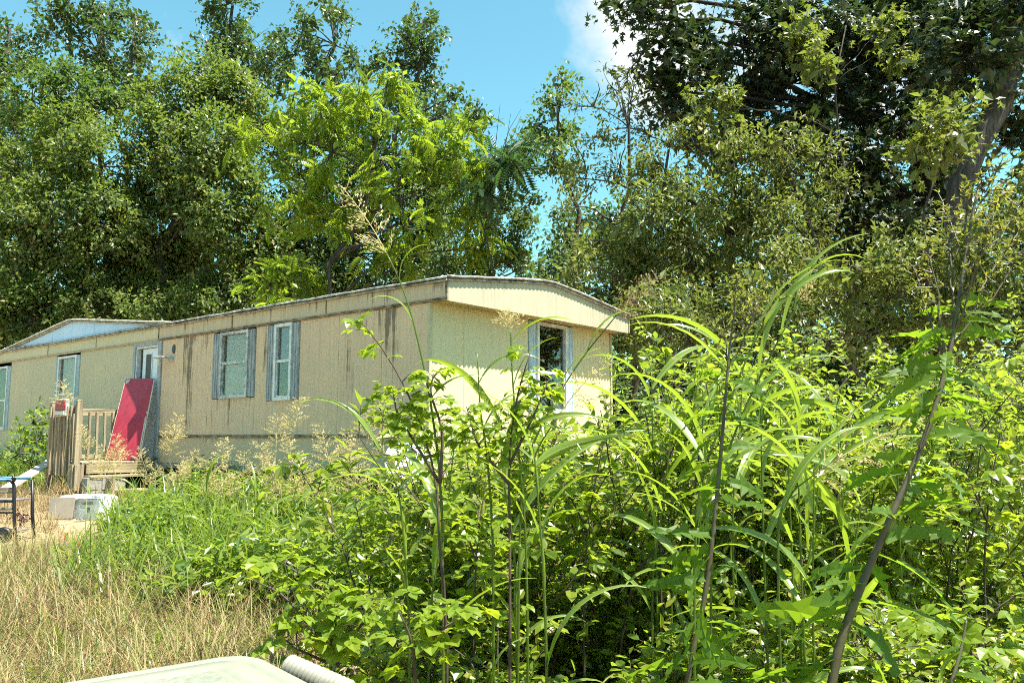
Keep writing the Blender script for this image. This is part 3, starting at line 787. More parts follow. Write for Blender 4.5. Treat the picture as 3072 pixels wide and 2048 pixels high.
G().box((-7.88, -1.445, 2.08), (-6.85, -1.36, 2.12), bev=.005).box((-7.75, -1.42, 1.99), (-6.85, -1.38, 2.075), bev=.005).build('top_rail', MT['wooddark'], ST)
G().box((-7.75, -1.42, .95), (-6.85, -1.38, 1.03), bev=.005).build('bottom_rail', MT['wooddark'], ST)
for i, x in enumerate(np.linspace(-7.72, -6.93, 8)):
    tl = .02 + random.uniform(-.02, .03)
    R = rotm('Y', -.05 + random.uniform(-.02, .02)) @ rotm('X', random.uniform(-.01, .02))
    G().box((-.022, -.02, -.58), (.022, .02, .58), R, (x + tl, -1.46 - random.uniform(0, .01), 1.53), bev=.004).build('baluster', MT['wood'] if i % 3 != 1 else MT['wooddark'], ST)
G().box((-7.85, -1.33, 2.06), (-7.75, -.14, 2.10), bev=.004).box((-7.79, -1.34, 1.975), (-7.75, -.14, 2.055), bev=.004).build('top_rail', MT['woody'], ST)
G().box((-7.79, -1.34, 1.22), (-7.75, -.14, 1.29), bev=.004).build('bottom_rail', MT['woody'], ST)
for y in np.linspace(-1.22, -.25, 8):
    G().box((-.02, -.02, -.42), (.02, .02, .42), rotm('X', random.uniform(-.03, .03)), (-7.73, y, 1.63), bev=.004).build('baluster', MT['wood'], ST)
for (x0, x1, z, y0, y1) in ((-6.69, -6.42, .93, -1.32, .0), (-6.44, -6.14, .70, -1.0, .0)):
    G().box((x0, y0, z), (x1, y1, z + .038), bev=.005).build('tread', MT['woody'], ST)
G().box((-6.70, -1.06, .55), (-6.2, -1.02, .925), bev=.004).build('stringer', MT['wooddark'], ST)
bl = None
for k, (x, y) in enumerate(((-6.54, -1.16), (-6.54, -.93))):
    p = loc2w(x, y)
    o = link('concrete_block', bm.data, None, (p[0], p[1], .735), (0, 0, -YAW + math.pi / 2 + .1 * k), label=['concrete block under the outer end of the upper stair tread', 'concrete block set back beside another under the upper stair tread'][k], category='block', group='concrete blocks under the stairs')
    o2 = link('concrete_block', bm.data, None, (p[0], p[1], .53), (0, 0, -YAW + math.pi / 2 - .07), label=['lower concrete block under the outer end of the stairs', 'lower concrete block set back under the stairs'][k], category='block', group='concrete blocks under the stairs')

# things on and around the stoop
def quadboard(name, c, th, mat):
    """a board between four corners given in the home's own axes (top left, top right, bottom right, bottom left)"""
    c = np.array(c, float); n = nrm(np.cross(c[1] - c[0], c[3] - c[0])); 
    return np.concatenate([c, c + n * th]), [(0, 1, 2, 3), (7, 6, 5, 4), (0, 4, 5, 1), (1, 5, 6, 2), (2, 6, 7, 3), (3, 7, 4, 0)]
RB = thing('red_board', 'scuffed red board leaning against the white door', 'board', (CORNER[0], CORNER[1], 0), -YAW)
tl, tr_, br, bl_ = (-7.69, -.19, 2.665), (-6.93, -.045, 2.64), (-6.72, -.36, 1.19), (-7.36, -.64, 1.19)
V, F = quadboard('b', (tl, tr_, br, bl_), -.022, None)
G().add(V, F).build('board_sheet', MT['red'], RB)
c = np.array((tl, tr_, br, bl_)); nn = nrm(np.cross(c[1] - c[0], c[3] - c[0]))
def onb(u, v): return (c[0] * (1 - u) * (1 - v) + c[1] * u * (1 - v) + c[2] * u * v + c[3] * (1 - u) * v)
if nn[1] > 0: nn = -nn
g = G(); rr = np.random.default_rng(4)
for (u, v, ru, rv) in ((.70, .40, .20, .035), (.86, .42, .10, .05), (.62, .37, .07, .02), (.93, .5, .035, .10), (.1, .03, .07, .03), (.975, .62, .02, .14), (.97, .8, .02, .1)):
    k = 11; th = np.arange(k) * 2 * math.pi / k; q = 1 + rr.normal(size=k) * .3
    P = [onb(min(.998, u + ru * math.cos(t) * s), v + rv * math.sin(t) * s) + nn * .0255 for t, s in zip(th, q)]
    g.add(P + [onb(min(.998, u), v) + nn * .027], [(i, (i + 1) % k, k) for i in range(k)])
g.build('scrape', MT['scrape'], RB)
g = G()
for a, b in ((tl, bl_), (tr_, br)):
    a = np.array(a) + nn * .012; b = np.array(b) + nn * .012
    g.tube([a, (a + b) / 2, b], .014, 4)
g.build('board_edge', MT['boardedge'], RB)

TL = thing('tail_light', 'red and white vehicle tail light hung on the stoop railing', 'tail light', loc2w(-7.18, -1.52, 1.96), -YAW + .25)
G().box((-.14, -.02, -.012), (.13, .05, .275), bev=.012).build('housing', MT['framedirty'], TL)
G().box((-.115, -.04, .085), (.105, -.021, .25), bev=.008).build('red_lens', MT['redlens'], TL)
G().box((-.115, -.038, .008), (.105, -.021, .072), bev=.006).build('reverse_lens', MT['whitelens'], TL)
g = G()
for z in (.118, .15, .182, .214): g.box((-.1, -.044, z), (.09, -.041, z + .006))
g.build('lens_rib', MT['redlens'], TL)

g = G(); a = at(40, 1452, 13.6); b = at(150, 1385, 14.7)
d = nrm(b - a); s_ = nrm(np.cross(d, (0, 0, 1))); u_ = np.cross(s_, d)
Rm = np.stack([d, s_, u_], 1)
g.box((-.75, -.10, -.018), (.65, .10, .018), Rm, (a + b) / 2, bev=.004)
g.build('plank', MT['woodpink'], None, label='pale plank sloping up to the left end of the stoop', category='plank')
g = G(); a = at(515, 1478, 13.9); b = at(468, 1388, 14.4)
g.tube(curve(a, b, (0, 0, .01), 5), .022, 8).build('pole', plain('grey_pole', (.34, .31, .27), .7, .1, .4, 9, .2), None, True, label='thin grey pole leaning under the home beside the stairs', category='pole')
# broken boards and litter at the right end of the deck
g = G().box((-.25, -.07, -.02), (.25, .07, .02), rotm('Z', 1.0) @ rotm('X', .25), loc2w(-6.83, -.2, 1.235), bev=.005)
g.build('broken_board', MT['wooddark'], None, label='short broken dark board lying on the stoop by the door frame', category='board')

# white appliance casing with a taupe panel leaning on it
WB = thing('appliance_casing', 'discarded white plastic appliance casing half sunk in weeds before the stairs', 'appliance', (-6.02, 12.0, .42), -.12)
G().box((-.33, -.2, 0), (.33, .22, .36), bev=.035).build('shell', MT['whiteplastic'], WB)
th = np.linspace(math.pi, math.pi / 2, 7)
g = G().tube([(-.06, -.203, .0)] + [(-.06 + .08 + .08 * math.cos(t), -.203, .24 + .08 * math.sin(t)) for t in th] + [(.27, -.203, .32)], .007, 5)
g.build('groove', MT['cardboard'], WB)
G().box((.045, -.207, .245), (.215, -.198, .285), bev=.003).build('handle_slot', MT['cardboard'], WB)
g = G()
for k in range(5): g.box((.13, -.207, .145 + k * .013), (.175, -.199, .151 + k * .013))
g.build('vent', MT['dark'], WB)
g = G().box((-.34, -.012, .0), (.0, .012, .30), rotm('X', -.2), (-6.07, 11.70, .47), bev=.004)
g.build('taupe_panel', MT['cardboard'], None, label='flat taupe panel leaning on the white appliance casing', category='panel')

# metal cart cut by the left edge
CT = thing('metal_cart', 'black tubular cart with slatted shelves and small wheels cut by the left edge', 'cart', (-6.05, 10.2, float(gz(-6.05, 10.2))), .08)
H = .76
g = G().tube([(.10, 0, -.02), (.06, 0, .3), (.03, 0, H - .06), (.0, 0, H - .015), (-.05, 0, H)], .02, 8)
g.build('leg', MT['blackmetal'], CT, True)
for y, x in ((.45, .1), (.0, -1.0), (.45, -1.0)):
    s = 1 if x > 0 else -1
    xx = [(.10, .06, .03) if x > 0 else (-1.06, -1.03, -1.0)][0]
    G().tube([(xx[0], y, -.02), (xx[1], y, .3), (xx[2], y, H - .02)], .02, 8).build('leg', MT['blackmetal'], CT, True)
for y in (0, .45):
    G().tube([(.0, y, H), (-.5, y, H + .005), (-1.0, y, H)], .019, 8).build('top_bar', MT['bluemetal'], CT, True)
G().tube([(.03, -.01, H - .01), (.06, -.06, H + .01), (.09, -.15, H + .03)], .022, 8).build('handle', MT['blackmetal'], CT, True)
for z, m in ((.60, 'brown'), (.64, 'brown'), (.49, 'blackmetal'), (.40, 'brown'), (.36, 'blackmetal')):
    G().box((-1.0, -.012, z), (.03, .012, z + (.028 if m == 'brown' else .02)), bev=.003).build('slat', MT[m], CT)
for z in (.5, .12):
    for y in np.linspace(.05, .4, 5):
        G().box((-1.02, y - .03, z), (.04, y + .03, z + .018), bev=.003).build('slat', MT['brown'], CT)
for x in (-.04, -.9):
    w_ = G().lathe([(.03, -.025), (.085, -.03), (.105, -.02), (.105, .02), (.085, .03), (.03, .025)], (x, -.03, .1), rotm('X', math.pi / 2), 20).build('wheel', MT['blackmetal'], CT, True)
    G().lathe([(0, -.034), (.055, -.032), (.06, -.02)], (x, -.03, .1), rotm('X', math.pi / 2), 16).build('hub', MT['frame'], w_, True)
G().tube([(-1.0, 0, .1), (.06, 0, .1)], .013, 6).build('axle', MT['frame'], CT, True)
g = G().box((-.35, -.12, -.02), (.4, .14, .02), None, (-6.35, 10.05, float(gz(-6.2, 10)) + .02), bev=.006)
g.build('flat_board', MT['woodx'], None, label='short bleached board lying on the soil under the cart', category='board')

# satellite dish at the corner of the home
dp = at(1222, 1385, 9.6)
SD = thing('satellite_dish', 'pale round dish standing in weeds at the corner of the home', 'dish', (dp[0], dp[1], float(gz(dp[0], dp[1]))), 0)
dz = dp[2] - float(gz(dp[0], dp[1]))
Rd = rotm('Z', .35) @ rotm('X', math.radians(68))
pr = [(r, .22 * r * r) for r in np.linspace(0, .26, 8)] + [(.268, .02), (.26, .006)] + [(r, .22 * r * r - .012) for r in np.linspace(.24, 0.02, 6)]
G().lathe(pr, (0, 0, dz), Rd, 32).build('reflector', MT['dish'], SD, True)
g = G().tube([(0, .05, -.1), (0, .05, dz - .1), (0, .03, dz - .02)], .025, 8)
g.build('post', MT['frame'], SD, True)
a = Rd @ np.array((0, -.24, .02)); b = Rd @ np.array((0, -.05, .32))
g = G().tube([a + (0, 0, dz), (a + b) / 2 + (0, 0, dz - .02), b + (0, 0, dz)], .012, 6)
g.lathe([(.02, 0), (.03, .03), (.03, .08), (0, .085)], b + np.array((0, 0, dz)), Rd @ rotm('X', math.pi), 10)
g.build('feed_arm', MT['blackmetal'], SD, True)
g = G()
for r0, ph in ((.10, .2), (.15, .35)):
    P = [Rd @ np.array((r0 * math.cos(t) - .02, r0 * math.sin(t) + .03, .22 * r0 * r0 + .004)) + (0, 0, dz) for t in np.linspace(ph, ph + 1.5, 8)]
    g.tube(P, [.003, .006, .009, .011, .011, .009, .006, .003], 5)
g.build('swoosh_mark', MT['dark'], SD, True)

# discarded chest with grooved lid in front of the viewer, and a ribbed hose beside it
ca = nrm(np.array((-.347, -.28))); cb = np.array((-ca[1], ca[0])); cb = cb if cb[1] < 0 else -cb
cang = math.atan2(ca[1], ca[0])
CH = thing('discarded_chest', 'weathered cream lidded chest with grooved rim at the bottom edge of the view', 'chest', (-.68, 2.215, float(gz(-.6, 2.2))), cang)
# local +x along the far edge (towards the left), local +y = left-hand normal of it
sy = 1 if np.dot(cb, (-ca[1], ca[0])) > 0 else -1
zl = 1.056 - float(gz(-.6, 2.2)) + .0
def rrect(x0, x1, y0, y1, r, z, k=6):
    P = []
    for cx, cy, a in ((x1 - r, y1 - r, 0), (x0 + r, y1 - r, 90), (x0 + r, y0 + r, 180), (x1 - r, y0 + r, 270)):
        for t in np.linspace(0, 90, k): P.append((cx + r * math.cos(math.radians(a + t)), cy + r * math.sin(math.radians(a + t)), z))
    return np.array(P)
def loft(g, rings, capb=True, capt=True):
    n = len(rings[0]); V = np.concatenate(rings); F = []
    for r in range(len(rings) - 1):
        for j in range(n): F.append((r * n + j, r * n + (j + 1) % n, r * n + n + (j + 1) % n, r * n + n + j))
    g.add(V, F)
    if capt: g.F.append(np.array([np.arange(n) + (len(rings) - 1) * n]) + g.n - len(V))
    if capb: g.F.append(np.array([np.arange(n)[::-1]]) + g.n - len(V))
    return g
Y0, Y1 = (0, .74) if sy > 0 else (-.74, 0)
X0, X1 = -.012, 1.25
rg = [(.0, .09, -.06), (0, .085, -.02), (.006, .085, -.006), (.02, .08, 0), (.052, .06, .002), (.056, .06, -.004), (.062, .06, -.004), (.066, .055, .003), (.125, .04, .006), (.13, .035, .001), (.137, .035, .001), (.142, .03, .004)]
loft(G(), [rrect(X0 + i, X1 - i, Y0 + i, Y1 - i, r, zl + z) for i, r, z in rg]).build('lid', MT['lid'], CH, True)
xx = np.linspace(X0 + .16, X1 - .16, 36); yy = np.linspace(Y0 + .16, Y1 - .16, 22); XX, YY = np.meshgrid(xx, yy)
ZZ = zl + .009 + RNG.normal(size=XX.shape) * .0012
i = (np.arange(21)[:, None] * 36 + np.arange(35)[None]).reshape(-1)
G().add(np.stack([XX, YY, ZZ], -1), np.stack([i, i + 1, i + 37, i + 36], -1)).build('lid_panel', MT['lidrough'], CH)
loft(G(), [rrect(X0 + .02, X1 - .02, Y0 + .02, Y1 - .02, .07, z) for z in (0, .1, zl - .061)]).build('body', MT['lid'], CH)
g = G(); hp = []
for k in range(60):
    s = k / 59; t = s * 2.6
    hp.append(at(868 + 180 * s, 1998 + 80 * s, 2.45 - .12 * s))
hp = np.array(hp)
g.tube(hp, [.034 if k % 4 < 2 else .027 for k in range(60)], 14)
g.build('ribbed_hose', MT['hose'], None, True, label='pale ribbed hose end beside the cream chest lid', category='hose')
# ------------------------------------------------------------------ trees behind the home (left and centre)
D = 1.0
FAR = 'tall hardwoods rising behind the home'
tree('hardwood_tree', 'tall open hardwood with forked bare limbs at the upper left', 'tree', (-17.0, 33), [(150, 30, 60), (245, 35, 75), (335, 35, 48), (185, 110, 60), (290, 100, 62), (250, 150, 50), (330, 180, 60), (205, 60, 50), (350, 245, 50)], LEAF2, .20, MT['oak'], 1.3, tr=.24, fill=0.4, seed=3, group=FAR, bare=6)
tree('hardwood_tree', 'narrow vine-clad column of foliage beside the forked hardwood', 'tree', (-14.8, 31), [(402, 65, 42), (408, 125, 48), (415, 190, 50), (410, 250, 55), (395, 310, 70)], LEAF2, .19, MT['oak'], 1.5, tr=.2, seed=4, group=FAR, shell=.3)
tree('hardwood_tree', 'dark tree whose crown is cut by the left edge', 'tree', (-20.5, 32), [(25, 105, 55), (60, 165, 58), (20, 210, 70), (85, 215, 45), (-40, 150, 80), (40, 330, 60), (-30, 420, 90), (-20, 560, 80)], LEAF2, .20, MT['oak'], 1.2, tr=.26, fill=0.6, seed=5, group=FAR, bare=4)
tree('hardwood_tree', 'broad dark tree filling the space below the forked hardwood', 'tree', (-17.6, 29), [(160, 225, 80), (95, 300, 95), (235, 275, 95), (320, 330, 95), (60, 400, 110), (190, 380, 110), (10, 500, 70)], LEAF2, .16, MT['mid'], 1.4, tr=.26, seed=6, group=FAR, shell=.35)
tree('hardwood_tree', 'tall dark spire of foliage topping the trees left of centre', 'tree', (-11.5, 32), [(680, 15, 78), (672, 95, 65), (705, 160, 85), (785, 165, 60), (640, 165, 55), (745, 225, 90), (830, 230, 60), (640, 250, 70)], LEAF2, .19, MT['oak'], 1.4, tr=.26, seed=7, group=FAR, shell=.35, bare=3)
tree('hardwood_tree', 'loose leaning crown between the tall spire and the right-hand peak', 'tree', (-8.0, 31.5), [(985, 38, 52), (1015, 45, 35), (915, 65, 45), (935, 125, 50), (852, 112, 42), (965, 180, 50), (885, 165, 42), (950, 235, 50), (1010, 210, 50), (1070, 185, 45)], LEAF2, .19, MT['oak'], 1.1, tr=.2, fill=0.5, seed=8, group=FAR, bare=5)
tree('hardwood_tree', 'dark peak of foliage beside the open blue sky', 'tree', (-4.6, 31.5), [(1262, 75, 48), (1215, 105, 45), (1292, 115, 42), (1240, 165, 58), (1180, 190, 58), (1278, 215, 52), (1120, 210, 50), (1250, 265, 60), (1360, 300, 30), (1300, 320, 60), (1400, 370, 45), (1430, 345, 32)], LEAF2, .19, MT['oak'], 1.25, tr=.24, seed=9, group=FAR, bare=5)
MID = 'dense trees standing behind the home'
tree('leafy_tree', 'dense vine-draped tree at the far left behind the home', 'tree', (-17.5, 27), [(190, 410, 120), (70, 520, 130), (300, 500, 140), (160, 640, 150), (20, 700, 130), (330, 680, 150), (180, 830, 160), (0, 880, 140), (360, 860, 140), (-40, 1000, 120), (120, 960, 120)], LEAF2, .155, MT['kudzu'], 2.0, tr=.28, seed=12, group=MID, shell=.3)
tree('leafy_tree', 'rounded bright-topped tree rising left of the feathery tree', 'tree', (-12.6, 27), [(600, 235, 105), (545, 330, 120), (690, 300, 115), (480, 430, 120), (620, 450, 150), (760, 430, 120), (520, 580, 150), (690, 600, 150), (440, 700, 140), (600, 760, 160), (780, 740, 140), (480, 860, 120), (680, 880, 120), (540, 960, 90)], LEAF2, .155, MT['kudzu'], 2.0, tr=.3, seed=13, group=MID, shell=.3)
tree('leafy_tree', 'shadowed dark tree directly behind the feathery tree', 'tree', (-6.2, 27.5), [(1050, 400, 120), (1200, 330, 90), (930, 420, 110), (1300, 480, 120), (1130, 560, 150), (960, 620, 140), (1300, 640, 140), (1080, 760, 150), (880, 800, 140), (1260, 800, 130), (1000, 880, 110)], LEAF2, .16, MT['mid'], 1.8, tr=.28, seed=14, group=MID, shell=.3)
tree('leafy_tree', 'small rounded tree beside the gap of sky above the roof ridge', 'tree', (-.9, 25), [(1480, 600, 62), (1555, 640, 55), (1440, 520, 45), (1590, 610, 28), (1500, 700, 80), (1400, 680, 80), (1545, 745, 62), (1440, 790, 90), (1540, 800, 60), (1600, 800, 40), (1340, 800, 80)], LEAF2, .135, MT['mid'], 1.4, tr=.16, seed=15, group=MID, shell=.3)
tree('feathery_tree', 'large bright tree of feathery drooping leaves behind the home', 'tree', (-5.8, 22.6), [(880, 285, 72), (960, 330, 85), (830, 400, 90), (1000, 440, 100), (900, 520, 105), (1090, 320, 70), (1170, 255, 48), (1120, 430, 90), (1230, 380, 75), (1290, 450, 80), (1200, 540, 95), (1390, 390, 42), (1370, 460, 62), (1320, 560, 80), (1080, 600, 95), (980, 660, 85), (1390, 640, 75), (1260, 680, 90), (1420, 540, 48), (860, 660, 70), (1440, 740, 55), (1180, 780, 70)], PINN, .56, MT['ail'], .95, tr=.11, fill=.45, seed=16, droop=.5, nl=5, spray=.9, shell=.35)
tree('feathery_sprig_tree', 'slender dark sapling with large feathery leaves against the sky', 'tree', (-.4, 21.5), [(1480, 500, 40), (1520, 478, 22), (1440, 560, 40), (1500, 530, 26)], PINNF, .80, MT['aildark'], .42, tr=.05, fill=0, seed=17, droop=.3, nl=3, spray=.5)
tree('feathery_bush', 'low pale feathery bush peeping over the long roof edge', 'bush', (-5.9, 22), [(850, 845, 55), (900, 825, 38), (800, 870, 42), (860, 900, 55), (930, 870, 35)], PINN, .50, MT['ail'], .9, tr=.05, fill=0.5, seed=18, droop=.4, nl=4, spray=.9)
tree('leafy_bush', 'dark bush low behind the roof above the doorway', 'bush', (-10.6, 26), [(250, 900, 70), (380, 880, 70), (300, 960, 70), (430, 930, 75), (560, 900, 80), (200, 1000, 60), (660, 880, 60), (90, 1030, 60)], LEAF2, .13, MT['kudzu'], 1.4, tr=.08, seed=19, group=MID)
# far wooded backdrop below the crowns
def far_wood():
    g = G(); rng = np.random.default_rng(77)
    for x in np.linspace(-44, 44, 34):
        for z in (1.8, 4.6, 7.6, 10.4):
            if (-8 < x < 3.5 and z > 6) or (x <= -8 and z > 8): continue
            y = 40 + rng.uniform(-2, 2)
            clump_leaves(g, LEAF2, (x, y, float(gz(x, y)) + z), (2.6, 1.6, 2.1), .32, 1.2, rng)
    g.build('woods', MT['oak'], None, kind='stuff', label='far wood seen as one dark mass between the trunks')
far_wood()

# ------------------------------------------------------------------ trees on the right
RT = 'trees on the right of the home'
tree('ivy_tree', 'slim vine-covered tree at the edge of the sky gap', 'tree', (1.8, 23), [(1690, 262, 33), (1672, 320, 45), (1625, 370, 58), (1590, 430, 45), (1580, 500, 30), (1690, 410, 60), (1705, 490, 55), (1660, 450, 50)], LEAF2, .14, MT['mid'], 1.5, tr=.13, seed=21, group=RT, shell=.3)
tree('thin_tree', 'thin airy olive-leaved tree with bare twigs beside the ivy tree', 'tree', (3.1, 20), [(1885, 215, 48), (1835, 260, 50), (1780, 320, 55), (1890, 310, 60), (1790, 410, 68), (1760, 520, 70), (1860, 500, 72), (1950, 410, 60), (1730, 620, 60), (1830, 640, 75), (1700, 540, 35), (1720, 700, 50)], SLIM2, .15, MT['privet'], 1.2, tr=.11, fill=0, seed=22, group=RT, bare=14)
tree('privet_tree', 'broad olive privet tree behind the right end of the roof', 'tree', (4.6, 18), [(1990, 500, 95), (2100, 440, 85), (1930, 640, 110), (2070, 600, 115), (1800, 720, 85), (1930, 780, 120), (2080, 740, 125), (1720, 800, 75), (1840, 880, 110), (2000, 900, 125), (1660, 840, 55), (1930, 980, 100)], SLIM2, .14, MT['privet'], 1.5, tr=.12, seed=23, group=RT, shell=.35)
tree('privet_tree', 'spreading privet tree with long leafy sprays below the dark star-leaved tree', 'tree', (7.6, 17.5), [(2200, 470, 90), (2330, 430, 85), (2440, 470, 75), (2510, 540, 55), (2250, 590, 110), (2390, 580, 105), (2180, 690, 110), (2320, 720, 120), (2450, 690, 90), (2140, 840, 115), (2290, 860, 115), (2430, 840, 100)], SLIM2, .14, MT['privet'], 1.5, tr=.12, seed=24, group=RT, shell=.35)
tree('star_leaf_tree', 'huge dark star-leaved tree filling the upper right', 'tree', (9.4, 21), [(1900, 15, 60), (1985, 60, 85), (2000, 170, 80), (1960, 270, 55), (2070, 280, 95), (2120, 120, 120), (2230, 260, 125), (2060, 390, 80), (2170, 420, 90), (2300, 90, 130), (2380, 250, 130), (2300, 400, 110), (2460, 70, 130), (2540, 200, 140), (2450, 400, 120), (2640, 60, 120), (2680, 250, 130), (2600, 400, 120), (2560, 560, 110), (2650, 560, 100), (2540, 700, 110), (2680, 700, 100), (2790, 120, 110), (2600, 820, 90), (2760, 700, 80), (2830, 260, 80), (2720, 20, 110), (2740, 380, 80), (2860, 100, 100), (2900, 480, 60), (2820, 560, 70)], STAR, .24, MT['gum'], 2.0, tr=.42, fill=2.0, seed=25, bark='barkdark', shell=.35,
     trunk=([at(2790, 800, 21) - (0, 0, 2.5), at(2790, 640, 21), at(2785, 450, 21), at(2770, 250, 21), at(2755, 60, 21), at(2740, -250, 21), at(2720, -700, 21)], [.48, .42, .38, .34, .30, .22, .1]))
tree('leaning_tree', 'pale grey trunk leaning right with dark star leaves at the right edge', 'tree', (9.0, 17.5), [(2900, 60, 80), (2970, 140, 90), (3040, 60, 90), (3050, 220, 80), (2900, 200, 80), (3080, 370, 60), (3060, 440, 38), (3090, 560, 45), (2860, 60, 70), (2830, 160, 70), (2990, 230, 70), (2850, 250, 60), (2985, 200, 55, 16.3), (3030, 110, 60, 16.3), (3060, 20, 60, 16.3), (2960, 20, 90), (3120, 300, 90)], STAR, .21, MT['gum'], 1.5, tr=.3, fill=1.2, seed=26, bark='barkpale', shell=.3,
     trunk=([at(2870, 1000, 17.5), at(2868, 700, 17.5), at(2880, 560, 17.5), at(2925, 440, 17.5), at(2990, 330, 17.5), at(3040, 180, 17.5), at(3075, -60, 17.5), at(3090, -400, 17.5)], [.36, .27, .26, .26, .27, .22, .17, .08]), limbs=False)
tree('star_leaf_sapling', 'star-leaved sapling with sunlight painted into its leaf colour in front of the pale leaning trunk', 'tree', (7.7, 15.6), [(2830, 350, 62), (2780, 400, 55), (2880, 400, 50), (2760, 470, 45), (2850, 440, 48), (2900, 340, 40)], STAR, .16, MT['gum_sunpaint'], 1.0, tr=.06, fill=0.3, seed=27, group=RT)
tree('star_leaf_sapling', 'star-leaved branch, brightened by painted-in sunlight, hanging within the huge dark tree', 'tree', (6.1, 18.2), [(2400, 90, 50), (2420, 160, 52), (2370, 130, 45), (2460, 200, 35), (2130, 320, 40), (2180, 330, 40), (2660, 90, 38), (2700, 160, 40)], STAR, .17, MT['gum_sunpaint'], .95, tr=.06, fill=0.3, seed=28, group=RT)
HD = 'privet shrubs in the hedge at the right'
for k, (lab, bs, cl) in enumerate((
    ('hedge shrub under the huge dark tree, nearest the roof end', (3.2, 14.8), [(1900, 900, 80), (1990, 960, 90), (2080, 1000, 90), (1850, 1000, 70), (1950, 1060, 80), (2060, 890, 70)]),
    ('hedge shrub with arching sprays below the privet trees', (4.8, 13.6), [(2250, 880, 90), (2360, 850, 95), (2180, 960, 90), (2300, 970, 100), (2420, 940, 100), (2220, 1060, 90), (2360, 1070, 90)]),
    ('hedge shrub standing before the pale leaning trunk', (6.6, 13.2), [(2560, 800, 85), (2660, 780, 90), (2780, 760, 85), (2880, 740, 80), (2540, 900, 95), (2660, 900, 100), (2800, 880, 100), (2600, 1000, 95), (2740, 1000, 95), (2870, 860, 90)]),
    ('hedge shrub cut by the right edge above the thicket', (7.6, 12.4), [(2960, 690, 70), (3060, 640, 80), (2980, 800, 95), (3080, 780, 95), (2950, 920, 95), (3060, 920, 95), (2880, 1000, 90), (3010, 1040, 90), (3100, 560, 60)]))):
    tree('privet_shrub', lab, 'shrub', bs, cl, SLIM2, .12, MT['privet'], 1.5, tr=.05, seed=30 + k, group=HD, bark='cane', shell=.4)

# ------------------------------------------------------------------ bushes of the thicket
def cane_curve(base, az, h, lean, n=9):
    s = np.linspace(0, 1, n)
    r = lean * h * (s ** 1.7)
    z = h * (s - .22 * lean * s ** 3)
    wob = RNG.normal(size=(n, 2)) * .012 * h; wob[0] = 0
    return np.stack([base[0] + math.cos(az) * r + wob[:, 0], base[1] + math.sin(az) * r + wob[:, 1], base[2] + z], 1)

def bush(name, label, cat, base, h, ncane, lean, tm, size, mat, group=None, seed=0, twl=.32, tw=10, nl=8, caner=.008, low=.18, tdroop=.15):
    rng = np.random.default_rng(seed)
    b = np.array([base[0], base[1], float(gz(*base)) - .03]); e = thing(name, label, cat, tuple(b), 0, group)
    tg = G(); P0 = []; DR = []
    for _ in range(ncane):
        az = rng.uniform(0, 6.283); o = rng.normal(size=2) * .12 * h
        P = cane_curve((o[0], o[1], 0), az, h * rng.uniform(.6, 1.05), lean * rng.uniform(.3, 1.2))
        tg.tube(P, np.linspace(caner, caner * .3, len(P)), 5, False)
        for s in rng.uniform(low, 1, tw):
            i = s * (len(P) - 1); i0 = min(int(i), len(P) - 2); p = P[i0] + (P[i0 + 1] - P[i0]) * (i - i0)
            d = nrm(rng.normal(size=3) + np.array([0, 0, .5]) + nrm(P[i0 + 1] - P[i0]) * .5)
            L = twl * rng.uniform(.5, 1.2) * (1.15 - .5 * s)
            tg.tube([p, p + d * L * .5 + (0, 0, .02), p + d * L], [caner * .45, caner * .3, caner * .15], 3, False)
            t = np.linspace(.15, 1, nl)[:, None]
            P0.append(p + d * L * t); DR.append(np.repeat(d[None], nl, 0))
    P0 = np.concatenate(P0); DR = np.concatenate(DR); n = len(P0)
    side = nrm(np.cross(DR, np.array([0, 0, 1.0])) + rng.normal(size=(n, 3)) * .25) * np.where(np.arange(n) % 2, 1, -1)[:, None]
    yd = side * .8 + DR * .55 + np.array([0, 0, -tdroop]) + rng.normal(size=(n, 3)) * .22
    nd = np.array([0, 0, 1.0]) + rng.normal(size=(n, 3)) * .38
    g = G(); leaves(g, tm, P0, yd, nd, size * rng.uniform(.6, 1.2, n))
    tg.build('stems', MT['cane'], e, True, kind='stuff')
    g.build('foliage', mat, e, kind='stuff')
    return e

TB = 'leafy shrubs massed in the right-hand thicket'
TH = 'broad green leafy shrub among the right-hand thicket'
k = 0
ORD = 'first second third fourth fifth sixth seventh eighth ninth tenth eleventh twelfth'.split()
def pxx(px, d): return (px - 1536) / 2516 * d
